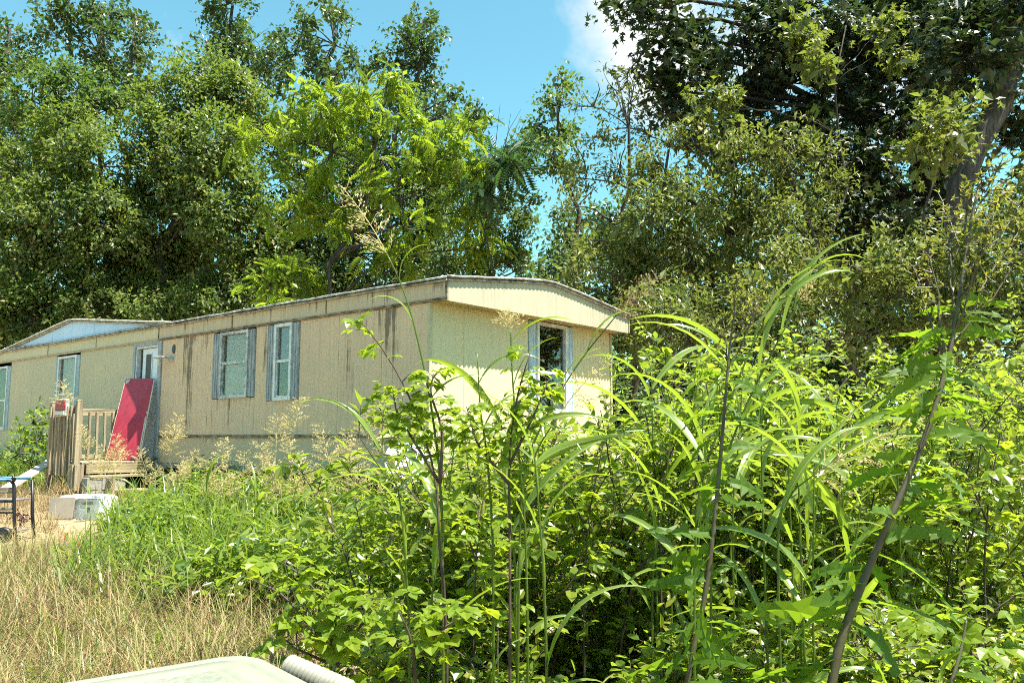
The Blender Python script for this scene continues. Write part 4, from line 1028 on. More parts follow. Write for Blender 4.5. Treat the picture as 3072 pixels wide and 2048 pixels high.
# (px, depth, top y in the photograph, canes)
thicket = [(1300, 4.6, 1300, 9), (1480, 4.9, 1220, 10), (1660, 4.7, 1190, 10), (1830, 5.2, 1110, 11), (2010, 5.0, 1040, 11), (2190, 5.4, 1000, 11),
           (2400, 5.2, 1080, 11), (2600, 5.6, 1020, 10), (2800, 5.0, 1080, 10), (3000, 5.4, 1020, 10),
           (1400, 6.4, 1180, 10), (1620, 6.6, 1160, 10), (1860, 6.9, 1090, 11), (2090, 7.0, 1030, 11), (2330, 7.2, 1000, 11), (2560, 7.4, 1000, 11), (2800, 7.0, 1020, 11), (3040, 7.2, 1010, 11),
           (1960, 9.0, 1010, 11), (2250, 9.4, 960, 11), (2540, 9.6, 930, 11), (2830, 9.4, 940, 11), (3060, 9.4, 900, 11)]
for (px, d, ty, nc) in thicket:
    x = pxx(px, d); top = at(px, ty, d)[2]; h = max(.8, top - float(gz(x, d)))
    far = d > 8.5
    row = 'front' if d < 6 else 'middle' if d < 8 else 'back'
    q = sorted(t[0] for t in thicket if ('front' if t[1] < 6 else 'middle' if t[1] < 8 else 'back') == row).index(px)
    TH = 'leafy thicket shrub, %s from the left in the %s row' % (ORD[q], row)
    bush('thicket_shrub', TH, 'shrub', (x, d), h, nc + 3, .42, LEAF2 if far else (OVALQ, SLIM2, OVALQ, LEAF2, OVALQ)[k % 5], .085 if far else (.078, .12, .06, .085, .07)[k % 5], MT['thick'] if RNG.random() < .7 else MT['weed'], TB, 100 + k, twl=.36, tw=17, nl=9, low=.12)
    k += 1
LOWB = 'low leafy shrubs along the front of the thicket'
lowrow = ((1250, 3.9, .9), (1420, 3.6, .85), (1600, 3.7, .5), (2000, 3.9, .9), (2300, 3.7, .85), (2500, 3.9, 1.0), (2720, 3.6, .85), (2900, 3.8, .95), (3060, 3.6, .9), (2200, 3.0, .6), (2650, 2.9, .62), (2950, 2.9, .68), (1150, 4.4, .8))
for (px, d, h) in lowrow:
    row = 'nearest' if d < 3.2 else 'second'
    LL = 'knee-high pale green shrub, %s from the left in the %s row before the thicket' % (ORD[sorted(t[0] for t in lowrow if (t[1] < 3.2) == (d < 3.2)).index(px)], row)
    bush('low_shrub', LL, 'shrub', (pxx(px, d), d), h, 10, .6, OVALQ, .062, MT['thick'], LOWB, 140 + k, twl=.26, tw=11, nl=8, low=.25)
    k += 1

# ------------------------------------------------------------------ undergrowth that nobody could count
def scatter(n, rng, d0, d1, p0, p1, keep=None):
    d = np.sqrt(rng.uniform(d0 * d0, d1 * d1, n)); px = rng.uniform(p0, p1, n); x = (px - 1536) / 2516 * d
    m = np.ones(n, bool) if keep is None else keep(px, d, x)
    return x[m], d[m], px[m]
def lx(x, y): return (x - CORNER[0]) * NX[0] + (y - CORNER[1]) * NX[1], (x - CORNER[0]) * NY[0] + (y - CORNER[1]) * NY[1]
def free(px, d, x):
    a, b = lx(x, d)
    home = (a < .1) & (b > -.12)
    stoop = (a > -7.95) & (a < -6.1) & (b > -1.5) & (b < .1)
    box = (np.abs(x + 6.02) < .42) & (np.abs(d - 11.9) < .4)
    box |= (px > 175) & (px < 330) & (d > 10.3) & (d < 12) & ((px * 7 % 5) > .6)
    cart = (x > -7.3) & (x < -5.9) & (np.abs(d - 10.3) < .5)
    chest = (d < 3.0) & (px < 1100)
    return ~(home | stoop | box | cart | chest)

def weed_mass(name, label, n, seed, reg, hfun, tm, size, mat, leaf_per=9, keep=None, stalk=True):
    rng = np.random.default_rng(seed); x, y, px = scatter(n, rng, *reg, keep=lambda p, d, xx: free(p, d, xx) & (keep(p, d, xx) if keep else True))
    m = len(x); z = gz(x, y); h = hfun(px, y) * rng.uniform(.4, 1.1, m) * (.78 + .42 * np.sin(x * 2.1 + 1.3 * np.sin(y * 1.7)) * np.sin(y * 2.4 + x))
    g = G(); t = rng.uniform(.15, 1, (m, leaf_per)); az = rng.uniform(0, 6.28, (m, leaf_per)); lean = rng.normal(size=(m, 2)) * .18
    bx = x[:, None] + lean[:, :1] * h[:, None] * t; by = y[:, None] + lean[:, 1:] * h[:, None] * t; bz = z[:, None] + h[:, None] * t
    yd = np.stack([np.cos(az), np.sin(az), rng.uniform(-.75, .9, az.shape)], -1)
    nd = np.array([0, 0, 1.0]) + rng.normal(size=yd.shape) * .55
    leaves(g, tm, np.stack([bx, by, bz], -1).reshape(-1, 3), yd.reshape(-1, 3), nd.reshape(-1, 3), size * rng.uniform(.55, 1.25, m * leaf_per))
    if stalk:   # thin stalks as narrow upright slivers
        a = rng.uniform(0, 3.14, m); wv = np.stack([np.cos(a), np.sin(a), 0 * a], -1) * .004
        p0 = np.stack([x, y, z - .02], -1); p1 = np.stack([x + lean[:, 0] * h, y + lean[:, 1] * h, z + h], -1)
        V = np.stack([p0 - wv, p0 + wv, p1], 1).reshape(-1, 3); g.add(V, np.arange(m * 3).reshape(-1, 3))
    return g.build(name, mat, None, kind='stuff', label=label)

def blades(g, base, az, L, W, lean, curl, seg=5, fold=0.0):
    """arching grass blades; base (n,3)"""
    n = len(base); s = np.linspace(0, 1, seg + 1)
    ang = lean[:, None] + curl[:, None] * s[None] ** 1.5          # angle from vertical
    ds = (L / seg)[:, None]
    r = np.concatenate([np.zeros((n, 1)), np.cumsum(np.sin((ang[:, 1:] + ang[:, :-1]) / 2) * ds, 1)], 1)
    z = np.concatenate([np.zeros((n, 1)), np.cumsum(np.cos((ang[:, 1:] + ang[:, :-1]) / 2) * ds, 1)], 1)
    d = np.stack([np.cos(az), np.sin(az)], -1); sd_ = np.stack([-np.sin(az), np.cos(az)], -1)
    C = np.concatenate([base[:, None, :2] + d[:, None] * r[..., None], (base[:, 2:3] + z)[..., None]], -1)
    prof = np.minimum(1, .35 + 2.2 * s) * (1 - s ** 2.2) + .02
    Wd = np.concatenate([sd_[:, None] * (W[:, None] * prof[None] * .5)[..., None], np.zeros((n, seg + 1, 1))], -1)
    i = np.arange(seg)
    if fold:
        up = np.stack([-np.cos(az)[:, None] * np.cos(ang), -np.sin(az)[:, None] * np.cos(ang), np.sin(ang)], -1)
        U = up * (W[:, None] * prof[None] * fold)[..., None]
        V = np.stack([C - Wd + U, C, C + Wd + U], 2); k = 3
        f = np.concatenate([np.stack([i * 3, i * 3 + 1, i * 3 + 4, i * 3 + 3], -1), np.stack([i * 3 + 1, i * 3 + 2, i * 3 + 5, i * 3 + 4], -1)])
    else:
        V = np.stack([C - Wd, C + Wd], 2); k = 2
        f = np.stack([i * 2, i * 2 + 1, i * 2 + 3, i * 2 + 2], -1)
    F = f[None] + (np.arange(n) * (seg + 1) * k)[:, None, None]
    g.add(V.reshape(-1, 3), F.reshape(-1, 4)); return C

def grass_mass(name, label, n, seed, reg, L, W, lean, curl, mat, keep=None, clumpy=0.0, seg=4):
    rng = np.random.default_rng(seed); x, y, px = scatter(n, rng, *reg, keep=lambda p, d, xx: free(p, d, xx) & (keep(p, d, xx) if keep else True))
    if clumpy:
        q = rng.integers(0, len(x), len(x) // 45); j = q[rng.integers(0, len(q), len(x))]
        mk = rng.random(len(x)) < clumpy
        x = np.where(mk, x[j] + rng.normal(size=len(x)) * .07, x); y = np.where(mk, y[j] + rng.normal(size=len(x)) * .07, y)
    m = len(x); g = G()
    blades(g, np.stack([x, y, gz(x, y) - .01], -1), rng.uniform(0, 6.28, m), rng.uniform(*L, m), rng.uniform(*W, m), rng.uniform(*lean, m), rng.uniform(*curl, m), seg)
    return g.build(name, mat, None, kind='stuff', label=label)

wobb = lambda px, d: 55 * np.sin(px * .011) + 35 * np.sin(px * .027 + d)
# ground cover under the thicket
weed_mass('undergrowth', 'shaded leafy undergrowth filling the right-hand thicket', 9500, 201, (2.6, 10, 1120, 3300), lambda px, d: np.clip(.5 + .09 * (d - 3), .5, 1.0), LEAF2, .07, MT['thick'], 8)
# green weeds between the dry grass and the home
weed_mass('weeds', 'knee-high bright green weeds between the dry grass and the home', 8200, 202, (6.6, 13.6, 120, 1350), lambda px, d: np.interp(px, [120, 330, 480, 1350], [.16, .30, .60, .80]) * np.where((px < 560) & (d > 10.5), .55, 1), SLIM2, .13, MT['weed'], 8, lambda p, d, x: (p + wobb(p, d) > 250 + 22 * (d - 8)) & (d + .006 * wobb(p, d) > 6.9 - .003 * (p - 300)))
weed_mass('weeds', 'broad-leaved weeds left of the thicket, before the lower wall', 3000, 203, (5.0, 12.5, 640, 1400), lambda px, d: np.interp(px, [640, 900, 1400], [.5, .72, .9]), OVALQ, .08, MT['thick'], 8, lambda p, d, x: d + .006 * wobb(p, d) > 8.3 - .0035 * (p - 300))
weed_mass('weeds', 'low green weeds at the foot of the far end of the home', 2000, 204, (15.5, 22, -160, 150), lambda px, d: .5 + 0 * px, SLIM2, .11, MT['weed'], 8)
grass_mass('green_grass', 'long green grass mixed into the weeds before the home', 5200, 205, (6.8, 14, 150, 1350), (.45, 1.0), (.010, .024), (.05, .5), (.3, 1.9), MT['grass'], lambda p, d, x: (p + wobb(p, d) > 270 + 22 * (d - 8)) & ((p > 520) | (d < 11.2)))
weed_mass('ground_weeds', 'bright low leaves carpeting the lower right corner', 3600, 210, (2.3, 4.6, 1950, 3350), lambda px, d: .48 + .05 * d + 0 * px, OVALQ, .055, MT['thick'], 8)
grass_mass('green_grass', 'green grass at the far left before the home', 2600, 206, (15, 22, -160, 170), (.35, .75), (.01, .018), (.05, .5), (.3, 1.6), MT['grass'])
grass_mass('dry_grass', 'tangled dry tan grass at the lower left', 17000, 207, (3.0, 9.2, -150, 1000), (.28, .62), (.004, .009), (.05, .9), (.3, 2.2), MT['dry'], lambda p, d, x: (d + .006 * wobb(p, d) < 9.0 - .0042 * (p - 300)) , .55)
grass_mass('dry_grass', 'short dry grass and straw round the cart and stairs', 11000, 208, (8.4, 16.5, -120, 520), (.12, .42), (.006, .011), (.1, 1.2), (.2, 1.6), MT['dry'], lambda p, d, x: ((p > 95 + wobb(p, d) * .6) | (d > 11.2)), .5)
grass_mass('green_grass', 'short green-yellow grass mixed into the dry grass', 9500, 209, (3.0, 9.6, -150, 900), (.18, .42), (.005, .010), (.05, .7), (.3, 1.8), MT['grass'], None, .4)

# ------------------------------------------------------------------ plants one can pick out
def panicle(g, base, d, L, rng, spread=.16, n=9, rad=.0022, seedl=.009, dens=26):
    """airy seed head: whorls of thin branches carrying small seeds"""
    base = np.array(base, float); d = nrm(np.array(d, float)); bend = np.array([d[0], d[1], -.35]) * .12 * L
    ax = np.array([base + d * L * s + bend * s * s * 2 for s in np.linspace(0, 1, 8)])
    st = G(); g[0].tube(ax, np.linspace(rad, rad * .4, 8), 3, False)
    P = []; Dv = []
    for k in range(n):
        s = k / n; p = ax[min(6, int(s * 7))] + (ax[min(7, int(s * 7) + 1)] - ax[min(6, int(s * 7))]) * (s * 7 % 1)
        for j in range(4 if s < .75 else 3):
            az = rng.uniform(0, 6.28); o = nrm(np.cross(d, rng.normal(size=3)))
            b = nrm(o * .8 + d * .65 + np.array([0, 0, -.12])); Lb = spread * (1.15 - .75 * s) * rng.uniform(.7, 1.2)
            e = p + b * Lb + np.array([0, 0, -.18 * Lb])
            g[0].tube([p, p + b * Lb * .5 + np.array([0, 0, .01]), e], [rad * .45, rad * .35, rad * .2], 3, False)
            q = np.linspace(.3, 1, max(3, int(dens * Lb / .16)))[:, None]
            P.append(p + (e - p) * q + rng.normal(size=(len(q), 3)) * .006); Dv.append(np.repeat(b[None], len(q), 0) + rng.normal(size=(len(q), 3)) * .35)
    P = np.concatenate(P); Dv = np.concatenate(Dv)
    leaves(g[1], SLIM2, P, Dv, rng.normal(size=P.shape), seedl * rng.uniform(.7, 1.3, len(P)))

SEEDG = 'straw-coloured seeding grass before the lower wall'
def seed_grass(label, px, d, ty, seed, mat='seed', group=SEEDG, n=3, size=1.0, lean=0.0):
    rng = np.random.default_rng(seed); b = at(px, 1500, d); bz = float(gz(b[0], d)); top = at(px, ty, d)[2]
    e = thing('seed_grass', label, 'grass', (b[0], d, bz), 0, group)
    for k in range(n):
        h = (top - bz) * (1 if k == 0 else rng.uniform(.6, .9)); off = rng.normal(size=2) * .10
        tip = np.array([off[0] * 2.2 + lean + rng.normal() * .05, off[1] * 2, h])
        L = min(.42, h * .45) * size
        st = G(); P = curve((off[0], off[1], 0), tip * (1 - L / h) + np.array([off[0], off[1], 0]) * L / h, (rng.normal() * .03, 0, 0), 6, rng)
        st.tube(P, np.linspace(.004, .0025, 6), 4, False); st.build('stem', MT['straw'], e)
        g = (G(), G()); panicle(g, P[-1], P[-1] - P[-2] + np.array([0, 0, .0]), L, rng, .17 * size, 9, .003, .020, 24)
        g[0].F += [f + g[0].n for f in g[1].F]; g[0].V += g[1].V
        g[0].build('seed_head', MT[mat], e)
        gb = G(); m = 3
        blades(gb, np.repeat(P[1:2], m, 0), rng.uniform(0, 6.28, m), rng.uniform(.35, .6, m), rng.uniform(.012, .018, m), rng.uniform(.1, .4, m), rng.uniform(.8, 2, m), 6)
        gb.build('leaf_blade', MT['grass'], e)
gen = 'airy straw-coloured seed heads of tall grass before the lower wall'
seed_grass('tall seed head in front of the narrow window by the stoop', 208, 13.0, 1135, 301, n=1)
seed_grass('seed heads hanging over the foot of the red board', 395, 11.8, 1290, 302, n=4, size=1.0, lean=-.1)
seed_grass('tall seed heads below the porch lamp', 555, 11.0, 1232, 303, n=3)
seed_grass('seed heads reaching over the stoop railing', 300, 12.2, 1262, 304, n=2)
for i, (px, d, ty) in enumerate(((640, 10.4, 1300), (700, 10.2, 1340), (760, 10.0, 1330), (900, 9.6, 1340), (470, 11.4, 1330), (1130, 9.0, 1250), (960, 9.2, 1300))):
    seed_grass(gen, px, d, ty, 310 + i)
seed_grass('single upright seed head between the two sash windows', 790, 9.8, 1172, 320, n=1, size=1.15)
seed_grass('tall pale seed heads just below the narrow sash window', 865, 9.6, 1230, 321, n=3)
seed_grass('largest cloud of pale seed heads left of the satellite dish', 1060, 8.6, 1180, 322, n=6, size=1.1)

# tall broad-bladed grass of the thicket; each blade a part
BLM = None
def blade_mesh(nv=7):
    out_ = []; rng = np.random.default_rng(55)
    for k in range(nv):
        g = G(); one = np.ones(1)
        blades(g, np.zeros((1, 3)), np.zeros(1), one * 1.0, one * rng.uniform(.062, .085), one * rng.uniform(.15, .5), one * rng.uniform(1.1, 2.5), 10, .22)
        o = g.build('leaf_blade', MT['gblade'], None, True); out_.append(o.data); bpy.data.objects.remove(o)
    return out_
BLM = blade_mesh()
TALLG = 'tall broad-bladed grass in the thicket'
def tall_grass(label, pts, d, seed, nb=7, bl=(.45, .75), head=None, group=TALLG, r=.006, azs=None, d2=None):
    """pts: stem in photograph pixels from foot to tip"""
    rng = np.random.default_rng(seed); d2 = d2 or d
    P = np.array([at(a, b, d + (d2 - d) * i / (len(pts) - 1)) for i, (a, b) in enumerate(pts)])
    foot = P[0].copy(); foot[2] = float(gz(foot[0], foot[1])); 
    if P[0][2] - foot[2] > .05:
        foot[:2] += (P[0] - P[1])[:2] * .2; P = np.concatenate([[foot], P])
    e = thing('tall_grass', label, 'grass', tuple(foot), 0, group); P = P - foot
    # smooth
    s = np.linspace(0, len(P) - 1, 16); Q = np.stack([np.interp(s, np.arange(len(P)), P[:, i]) for i in range(3)], 1)
    Q[1:-1] = (Q[:-2] + 2 * Q[1:-1] + Q[2:]) / 4
    G().tube(Q, np.linspace(r, r * .4, 16), 6).build('stem', MT['grass'], e, True)
    for k in range(nb):
        s = (k + .6 + rng.uniform(-.25, .25)) / (nb + .2); i = s * 15; i0 = min(14, max(0, int(i))); p = Q[i0] + (Q[i0 + 1] - Q[i0]) * (i - i0)
        a = (azs[k] if azs and k < len(azs) else rng.choice([0, math.pi]) + rng.normal() * .7)
        L = rng.uniform(*bl) * (1.1 - .45 * abs(s - .5))
        link('leaf_blade', BLM[rng.integers(len(BLM))], e, p, (rng.normal() * .45, rng.normal() * .2, a), L)
    if head:
        g = (G(), G()); panicle(g, Q[-1], Q[-1] - Q[-2], head[0], rng, head[1], 8, .0022, head[2] if len(head) > 2 else .012, 20)
        g[0].F += [f + g[0].n for f in g[1].F]; g[0].V += g[1].V
        g[0].build('seed_head', MT[head[3] if len(head) > 3 else 'seedred'], e)
    return e
tall_grass('tallest grass stem crossing the corner of the home with an open seed head above the roof', [(1330, 1500), (1290, 1180), (1240, 960), (1200, 840), (1160, 760)], 3.3, 401, 4, (.16, .26), (.36, .10, .016, 'seed'), azs=[2.8, .2, 2.9, .1])
tall_grass('grass stem with one folded blade in front of the end wall left of its window', [(1480, 1600), (1460, 1350), (1440, 1230), (1432, 1060)], 3.4, 402, 4, (.18, .36), azs=[.1, 3.0, .3, .05])
tall_grass('grass stem with a bunched pale seed head before the end wall', [(1580, 1600), (1550, 1300), (1535, 1100), (1532, 985)], 3.5, 403, 5, (.32, .5), (.08, .07, .014, 'seed'), azs=[.3, 3.3, 0, .2, .1])
tall_grass('leaning grass stem with a reddish seed head over the right end of the roof', [(1560, 1420), (1640, 1240), (1740, 1080), (1850, 945)], 3.6, 404, 4, (.3, .5), (.26, .10, .014, 'seedred'), azs=[.1, 3, .2, .15])
tall_grass('large arching grass whose blades bow above the middle of the thicket', [(2130, 1500), (2230, 1230), (2330, 1030), (2400, 900)], 3.3, 405, 7, (.42, .62), (.10, .03, .012, 'seed'), azs=[.2, 3.0, .1, 2.9, .15, -.1, .05])
tall_grass('grass with a broad drooping blade left of the large arching grass', [(2080, 1500), (2170, 1250), (2250, 1050), (2300, 960)], 3.2, 406, 7, (.45, .7), azs=[3.0, .2, 3.3, .1, 2.8, 0, .1])
tall_grass('long-bladed grass hanging over the dark hollow in the thicket', [(1640, 1950), (1630, 1700), (1615, 1500), (1600, 1330)], 3.0, 407, 6, (.4, .62), azs=[3.2, 0, 3.0, .3, 2.9, .1])
tall_grass('grass stem with hanging blades left of the thicket beside the dish', [(1230, 1900), (1215, 1650), (1195, 1450), (1120, 1320)], 3.4, 408, 5, (.35, .55), azs=[3.1, 3.4, 2.9, .4, 2.9])
tall_grass('grass bowing right with a pale drooping seed head in mid-thicket', [(2330, 1560), (2380, 1470), (2440, 1425)], 3.1, 409, 3, (.4, .6), (.42, .12, .014, 'seed'), azs=[.1, .3, 3])
tall_grass('grass with pale drooping seed head below the end-wall window', [(1560, 1480), (1620, 1330), (1680, 1240)], 3.5, 410, 3, (.3, .5), (.34, .10, .014, 'seed'))
rg_ = np.random.default_rng(91)
for i in range(26):
    px = rg_.uniform(1750, 2620) if i < 17 else rg_.uniform(1250, 3050); d = rg_.uniform(3.2, 5.4); ty = rg_.uniform(1060, 1330) if px < 2400 else rg_.uniform(1150, 1400)
    if px < 1750: ty += 90
    ln = rg_.uniform(-60, 110)
    tall_grass('long arching grass blades among the thicket leaves', [(px - ln, ty + 450), (px - ln * .3, ty + 200), (px, ty)], d, 420 + i, 6, (.4, .75))
for i, (px, d, ty) in enumerate(((980, 6.8, 1440), (760, 8.0, 1450), (620, 8.6, 1460), (420, 9.8, 1500), (1180, 6.0, 1400), (880, 7.4, 1480))):
    tall_grass('pale green long-bladed grass clump in the weeds before the home', [(px + 20, ty + 180), (px + 8, ty + 80), (px, ty)], d, 460 + i, 7, (.4, .7), group='long-bladed grass clumps before the home')

# lobed-leaf stalks in front
def lobed_mesh(seed):
    rng = np.random.default_rng(seed); n = 13; t = np.linspace(0, 1, n)
    lob = np.where(np.arange(n) % 2 == 1, rng.uniform(.11, .21, n), .05 + rng.random(n) * .03); lob *= np.minimum(1, .25 + 2.2 * t) * (1 - t ** 3) ; lob[0] = .03; lob[-1] = .004; lob[-2] = .04; lob[-3] = .06
    dr = rng.uniform(.25, .55); y = t * (1 - .15 * t); z = .22 * t - dr * t * t * 1.1
    sw = np.where(np.arange(n) % 2 == 1, -.05, .03)
    tw = rng.normal() * .25 + t * rng.normal() * .6
    g = G(); M_ = np.stack([0 * t, y, z], -1)
    V = [M_]
    for s in (-1, 1):
        l2 = lob * (1 + rng.normal(size=n) * .2); V.append(np.stack([s * l2 * np.cos(tw), y + sw, z + .25 * l2 + s * l2 * np.sin(tw)], -1))
    i = np.arange(n - 1)
    F = np.concatenate([np.stack([i, i + 1, i + 1 + n, i + n], -1), np.stack([i, i + 2 * n, i + 1 + 2 * n, i + 1], -1)])
    o = g.add(np.concatenate(V), F).build('leaf', MT['lettuce'], None); me = o.data; bpy.data.objects.remove(o); return me
LOB = [lobed_mesh(s) for s in range(8)]
def stalk(label, pts, d0, d1, seed, r, nleaf, ll, branches=(), budn=6):
    rng = np.random.default_rng(seed); m = len(pts)
    P = np.array([at(a, b, d0 + (d1 - d0) * i / (m - 1)) for i, (a, b) in enumerate(pts)])
    foot = P[0].copy(); foot[2] = float(gz(foot[0], foot[1])); foot[:2] += (P[0] - P[2])[:2] * .4; P = np.concatenate([[foot], P])
    e = thing('lobed_leaf_stalk', label, 'plant', tuple(foot)); Q0 = P - foot
    s = np.linspace(0, len(Q0) - 1, 28); Q = np.stack([np.interp(s, np.arange(len(Q0)), Q0[:, i]) for i in range(3)], 1)
    for _ in range(2): Q[1:-1] = (Q[:-2] + 2 * Q[1:-1] + Q[2:]) / 4
    G().tube(Q, np.linspace(r, r * .28, 28) * (1 + .06 * RNG.normal(size=28)), 9).build('stem', MT['stem'], e, True)
    for k in range(nleaf):
        s = (k + .5) / nleaf; i = 2 + s * 19; i0 = int(i); p = Q[i0] + (Q[i0 + 1] - Q[i0]) * (i - i0)
        az = rng.choice([-1, 1]) * rng.uniform(.5, 2.3) + rng.normal() * .3
        L = ll * rng.uniform(.7, 1.15) * (1.1 - .5 * s)
        link('leaf', LOB[rng.integers(8)], e, p, (rng.uniform(-.75, .45), rng.normal() * .7, az), L)
    for (i0, tip) in branches:
        p = Q[i0]; t_ = at(*tip[:2], d1 + tip[2]) - foot
        b = curve(p, t_, (0, 0, -.015), 6, rng)
        bg_ = G().tube(b, np.linspace(r * .33, r * .12, 6), 5); bq = []
        for q in np.linspace(.45, 1, budn):
            c = b[0] + (b[-1] - b[0]) * q; o = rng.normal(size=(5, 3)) * .022; o[:, 2] = np.abs(o[:, 2])
            for w_ in o[:3]: bg_.tube([c, c + w_], [.0025, .0015], 3, False); bq.append(c + w_)
        br_ = bg_.build('branch', MT['stem'], e, True)
        bq = np.array(bq); g = G()
        for _ in range(5): leaves(g, SLIM2, bq, rng.normal(size=bq.shape) + (0, 0, .6), rng.normal(size=bq.shape), .020 * rng.uniform(.6, 1.2, len(bq)))
        g.build('buds', MT['bud'], br_, kind='stuff')
    return e
stalk('tall dark lobed-leaf stalk with yellow buds rising at the right', [(2470, 2060), (2560, 1810), (2640, 1620), (2700, 1490), (2790, 1280), (2830, 1130), (2862, 1000), (2885, 850), (2905, 700), (2940, 540)], 2.55, 2.75, 501,   .0145, 56, .32,
      [(17, (2775, 690, .0)), (18, (2850, 660, .1)), (18, (3060, 760, -.05)), (19, (3080, 660, .1)), (20, (2985, 630, -.1)), (21, (2830, 610, .1)), (22, (3060, 620, .05)), (23, (3010, 570, -.05)), (24, (2890, 560, .05)), (25, (2990, 510, 0)), (17, (2740, 800, .1)), (19, (2960, 700, -.1))])
stalk('dark lobed-leaf stalk with a nodding top in the middle of the thicket', [(2050, 2060), (2110, 1830), (2145, 1560), (2165, 1330), (2180, 1150), (2192, 1010), (2205, 930)], 2.85, 3.0, 502, .0105, 44, .26,
      [(21, (2300, 860, 0)), (22, (2255, 850, .05)), (23, (2340, 900, .05)), (24, (2210, 850, -.05)), (20, (2170, 960, .05)), (25, (2290, 930, -.05))], 4)
stalk('short lobed-leaf stalk low at the right corner', [(2850, 2060), (2880, 1960), (2900, 1860)], 2.6, 2.65, 503, .009, 10, .22)

# saplings and brambles with single compound leaves
def leafmesh(tm, name, mat):
    g = G().add(*tm); o = g.build(name, mat, None); me = o.data; bpy.data.objects.remove(o); return me
CL3 = leafmesh(TERN, 'leaf', MT['bramble']); CL5 = leafmesh(PALM5, 'leaf', MT['bramble'])
def sapling(label, name, stems, d, seed, size, nper=7, mesh=None, cat='plant', group=None, r=.007, extra=()):
    rng = np.random.default_rng(seed); first = at(*stems[0][0], d); foot = np.array([first[0], first[1], float(gz(first[0], first[1]))])
    e = thing(name, label, cat, tuple(foot), 0, group)
    for st in stems:
        P = np.array([at(a, b, d + rng.uniform(-.05, .05)) for a, b in st]) - foot
        if st is stems[0]: P = np.concatenate([[np.zeros(3)], P]) if P[0][2] > .05 else P
        n = 14; s = np.linspace(0, len(P) - 1, n); Q = np.stack([np.interp(s, np.arange(len(P)), P[:, i]) for i in range(3)], 1)
        Q[1:-1] = (Q[:-2] + 2 * Q[1:-1] + Q[2:]) / 4
        tg = G().tube(Q, np.linspace(r, r * .35, n), 6)
        Ls = []
        for k in range(nper):
            q = .22 + .78 * (k + rng.uniform(.2, .8)) / nper; i = min(n - 1.001, q * (n - 1)); i0 = int(i); p = Q[i0] + (Q[i0 + 1] - Q[i0]) * (i - i0)
            for _ in range(2):
                az = rng.uniform(0, 6.28); dv = nrm(np.array([math.cos(az), math.sin(az), rng.uniform(.1, .8)])); pe = p + dv * size * rng.uniform(.5, 1.1)
                tg.tube([p, (p + pe) / 2 + (0, 0, .006), pe], [r * .25, r * .2, r * .15], 3, False); Ls.append((pe, az))
        tg.build('cane', MT['cane'], e, True)
        for pe, az in Ls:
            link('leaf', mesh[rng.integers(len(mesh))], e, pe, (rng.uniform(-.5, .35), rng.normal() * .4, az - math.pi / 2 + rng.normal() * .3), size * rng.uniform(.75, 1.25))
    return e
M35 = [CL3, CL5]
sapling('tall bramble with bright leaf clusters before the corner of the home', 'bramble', [[(1345, 1830), (1310, 1600), (1320, 1450), (1235, 1190), (1150, 1045), (1075, 955)], [(1320, 1450), (1240, 1320), (1190, 1240), (1180, 1180)], [(1320, 1450), (1330, 1290), (1290, 1180), (1300, 1120)]], 3.2, 601, .062, 13, M35)
sapling('bramble with dark stem before the dark end-wall window', 'bramble', [[(1530, 1900), (1530, 1600), (1525, 1380), (1545, 1200), (1590, 1060)], [(1525, 1400), (1600, 1250), (1650, 1130)], [(1525, 1450), (1430, 1330), (1400, 1220)]], 3.3, 602, .064, 13, M35)
sapling('sprawling bramble with ribbed leaves beside the chest lid', 'bramble', [[(1010, 2000), (930, 1880), (850, 1780), (760, 1740)], [(980, 1960), (1020, 1850), (900, 1720), (850, 1690)], [(1010, 2000), (1080, 1880), (1120, 1790)], [(990, 1990), (900, 1950), (830, 1900)]], 3.1, 603, .085, 9, M35)
sapling('bramble arching over the front of the thicket at bottom centre', 'bramble', [[(1250, 2030), (1230, 1900), (1180, 1800)], [(1240, 1980), (1330, 1880), (1420, 1840)]], 2.9, 604, .085, 8, M35)
sapling('bramble with red-brown stem at the lower right corner', 'bramble', [[(2960, 2040), (2930, 1930), (2980, 1830), (3040, 1790)], [(2940, 1980), (2850, 1900), (2780, 1880)]], 2.9, 605, .085, 8, M35)
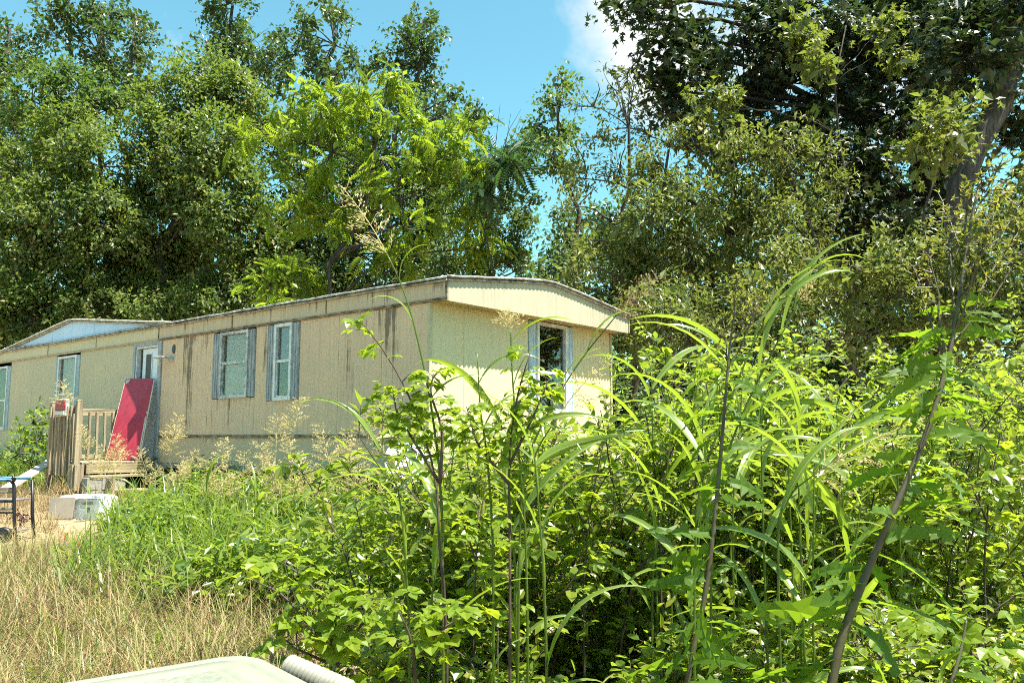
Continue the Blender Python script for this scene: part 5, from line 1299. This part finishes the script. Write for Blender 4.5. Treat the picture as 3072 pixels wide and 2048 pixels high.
for i, (px, d, ty, ln) in enumerate(((1750, 4.3, 1330, 60), (1980, 4.4, 1200, -50), (2500, 4.3, 1230, 60), (2720, 4.6, 1250, -60), (1420, 3.9, 1420, 40), (2950, 4.2, 1300, 50), (1120, 4.6, 1480, -60), (900, 5.2, 1640, -50))):
    sapling('leafy bramble cane in the green growth, %s from the left of its kind' % ORD[(3, 5, 6, 7, 2, 0, 1, 4)[0] if False else (3, 4, 5, 6, 2, 7, 1, 0)[i]], 'bramble', [[(px, ty + 420), (px + ln * .3, ty + 200), (px + ln, ty)], [(px + ln * .2, ty + 260), (px - ln, ty + 120)]], d, 610 + i, .085, 9, M35, group='bramble canes in the thicket')
# bush by the far wall, left of the stoop
tree('wall_bush', 'small leafy bush against the siding left of the stoop', 'bush', (-9.4, 16.0), [(95, 1270, 34), (70, 1310, 38), (110, 1330, 36), (60, 1360, 40), (100, 1385, 36)], LEAF2, .13, MT['weed'], 1.1, tr=.02, fill=0, seed=40, dep=16.0)
# small coloured plants near the cart
def tiny(name, label, px, py, d, mat, n, size, seed):
    rng = np.random.default_rng(seed); p = at(px, py, d); z0 = float(gz(p[0], p[1])); h = max(.08, p[2] - z0)
    e = thing(name, label, 'plant', (p[0], p[1], z0)); tg = G(); tips = []
    for _ in range(5):
        t = np.array([rng.normal() * .07, rng.normal() * .07, h * rng.uniform(.7, 1.1)]); tg.tube(curve((0, 0, 0), t, (.01, 0, 0), 5, rng), .003, 4, False); tips.append(t)
    tg.build('stems', MT['stem'], e); g = G(); tips = np.array(tips)[rng.integers(0, 5, n)]
    leaves(g, LEAF2, tips + rng.normal(size=(n, 3)) * .035, rng.normal(size=(n, 3)), rng.normal(size=(n, 3)) + (0, 0, 1), size)
    g.build('leaves' if name != 'orange_flower' else 'petals', mat, e, kind='stuff')
tiny('purple_plant', 'small purple-leaved plant right of the metal cart', 55, 1550, 10.9, MT['purple'], 60, .05, 701)
tiny('orange_flower', 'orange flowers on thin stems below the white casing', 222, 1618, 9.2, MT['orange'], 34, .05, 702)
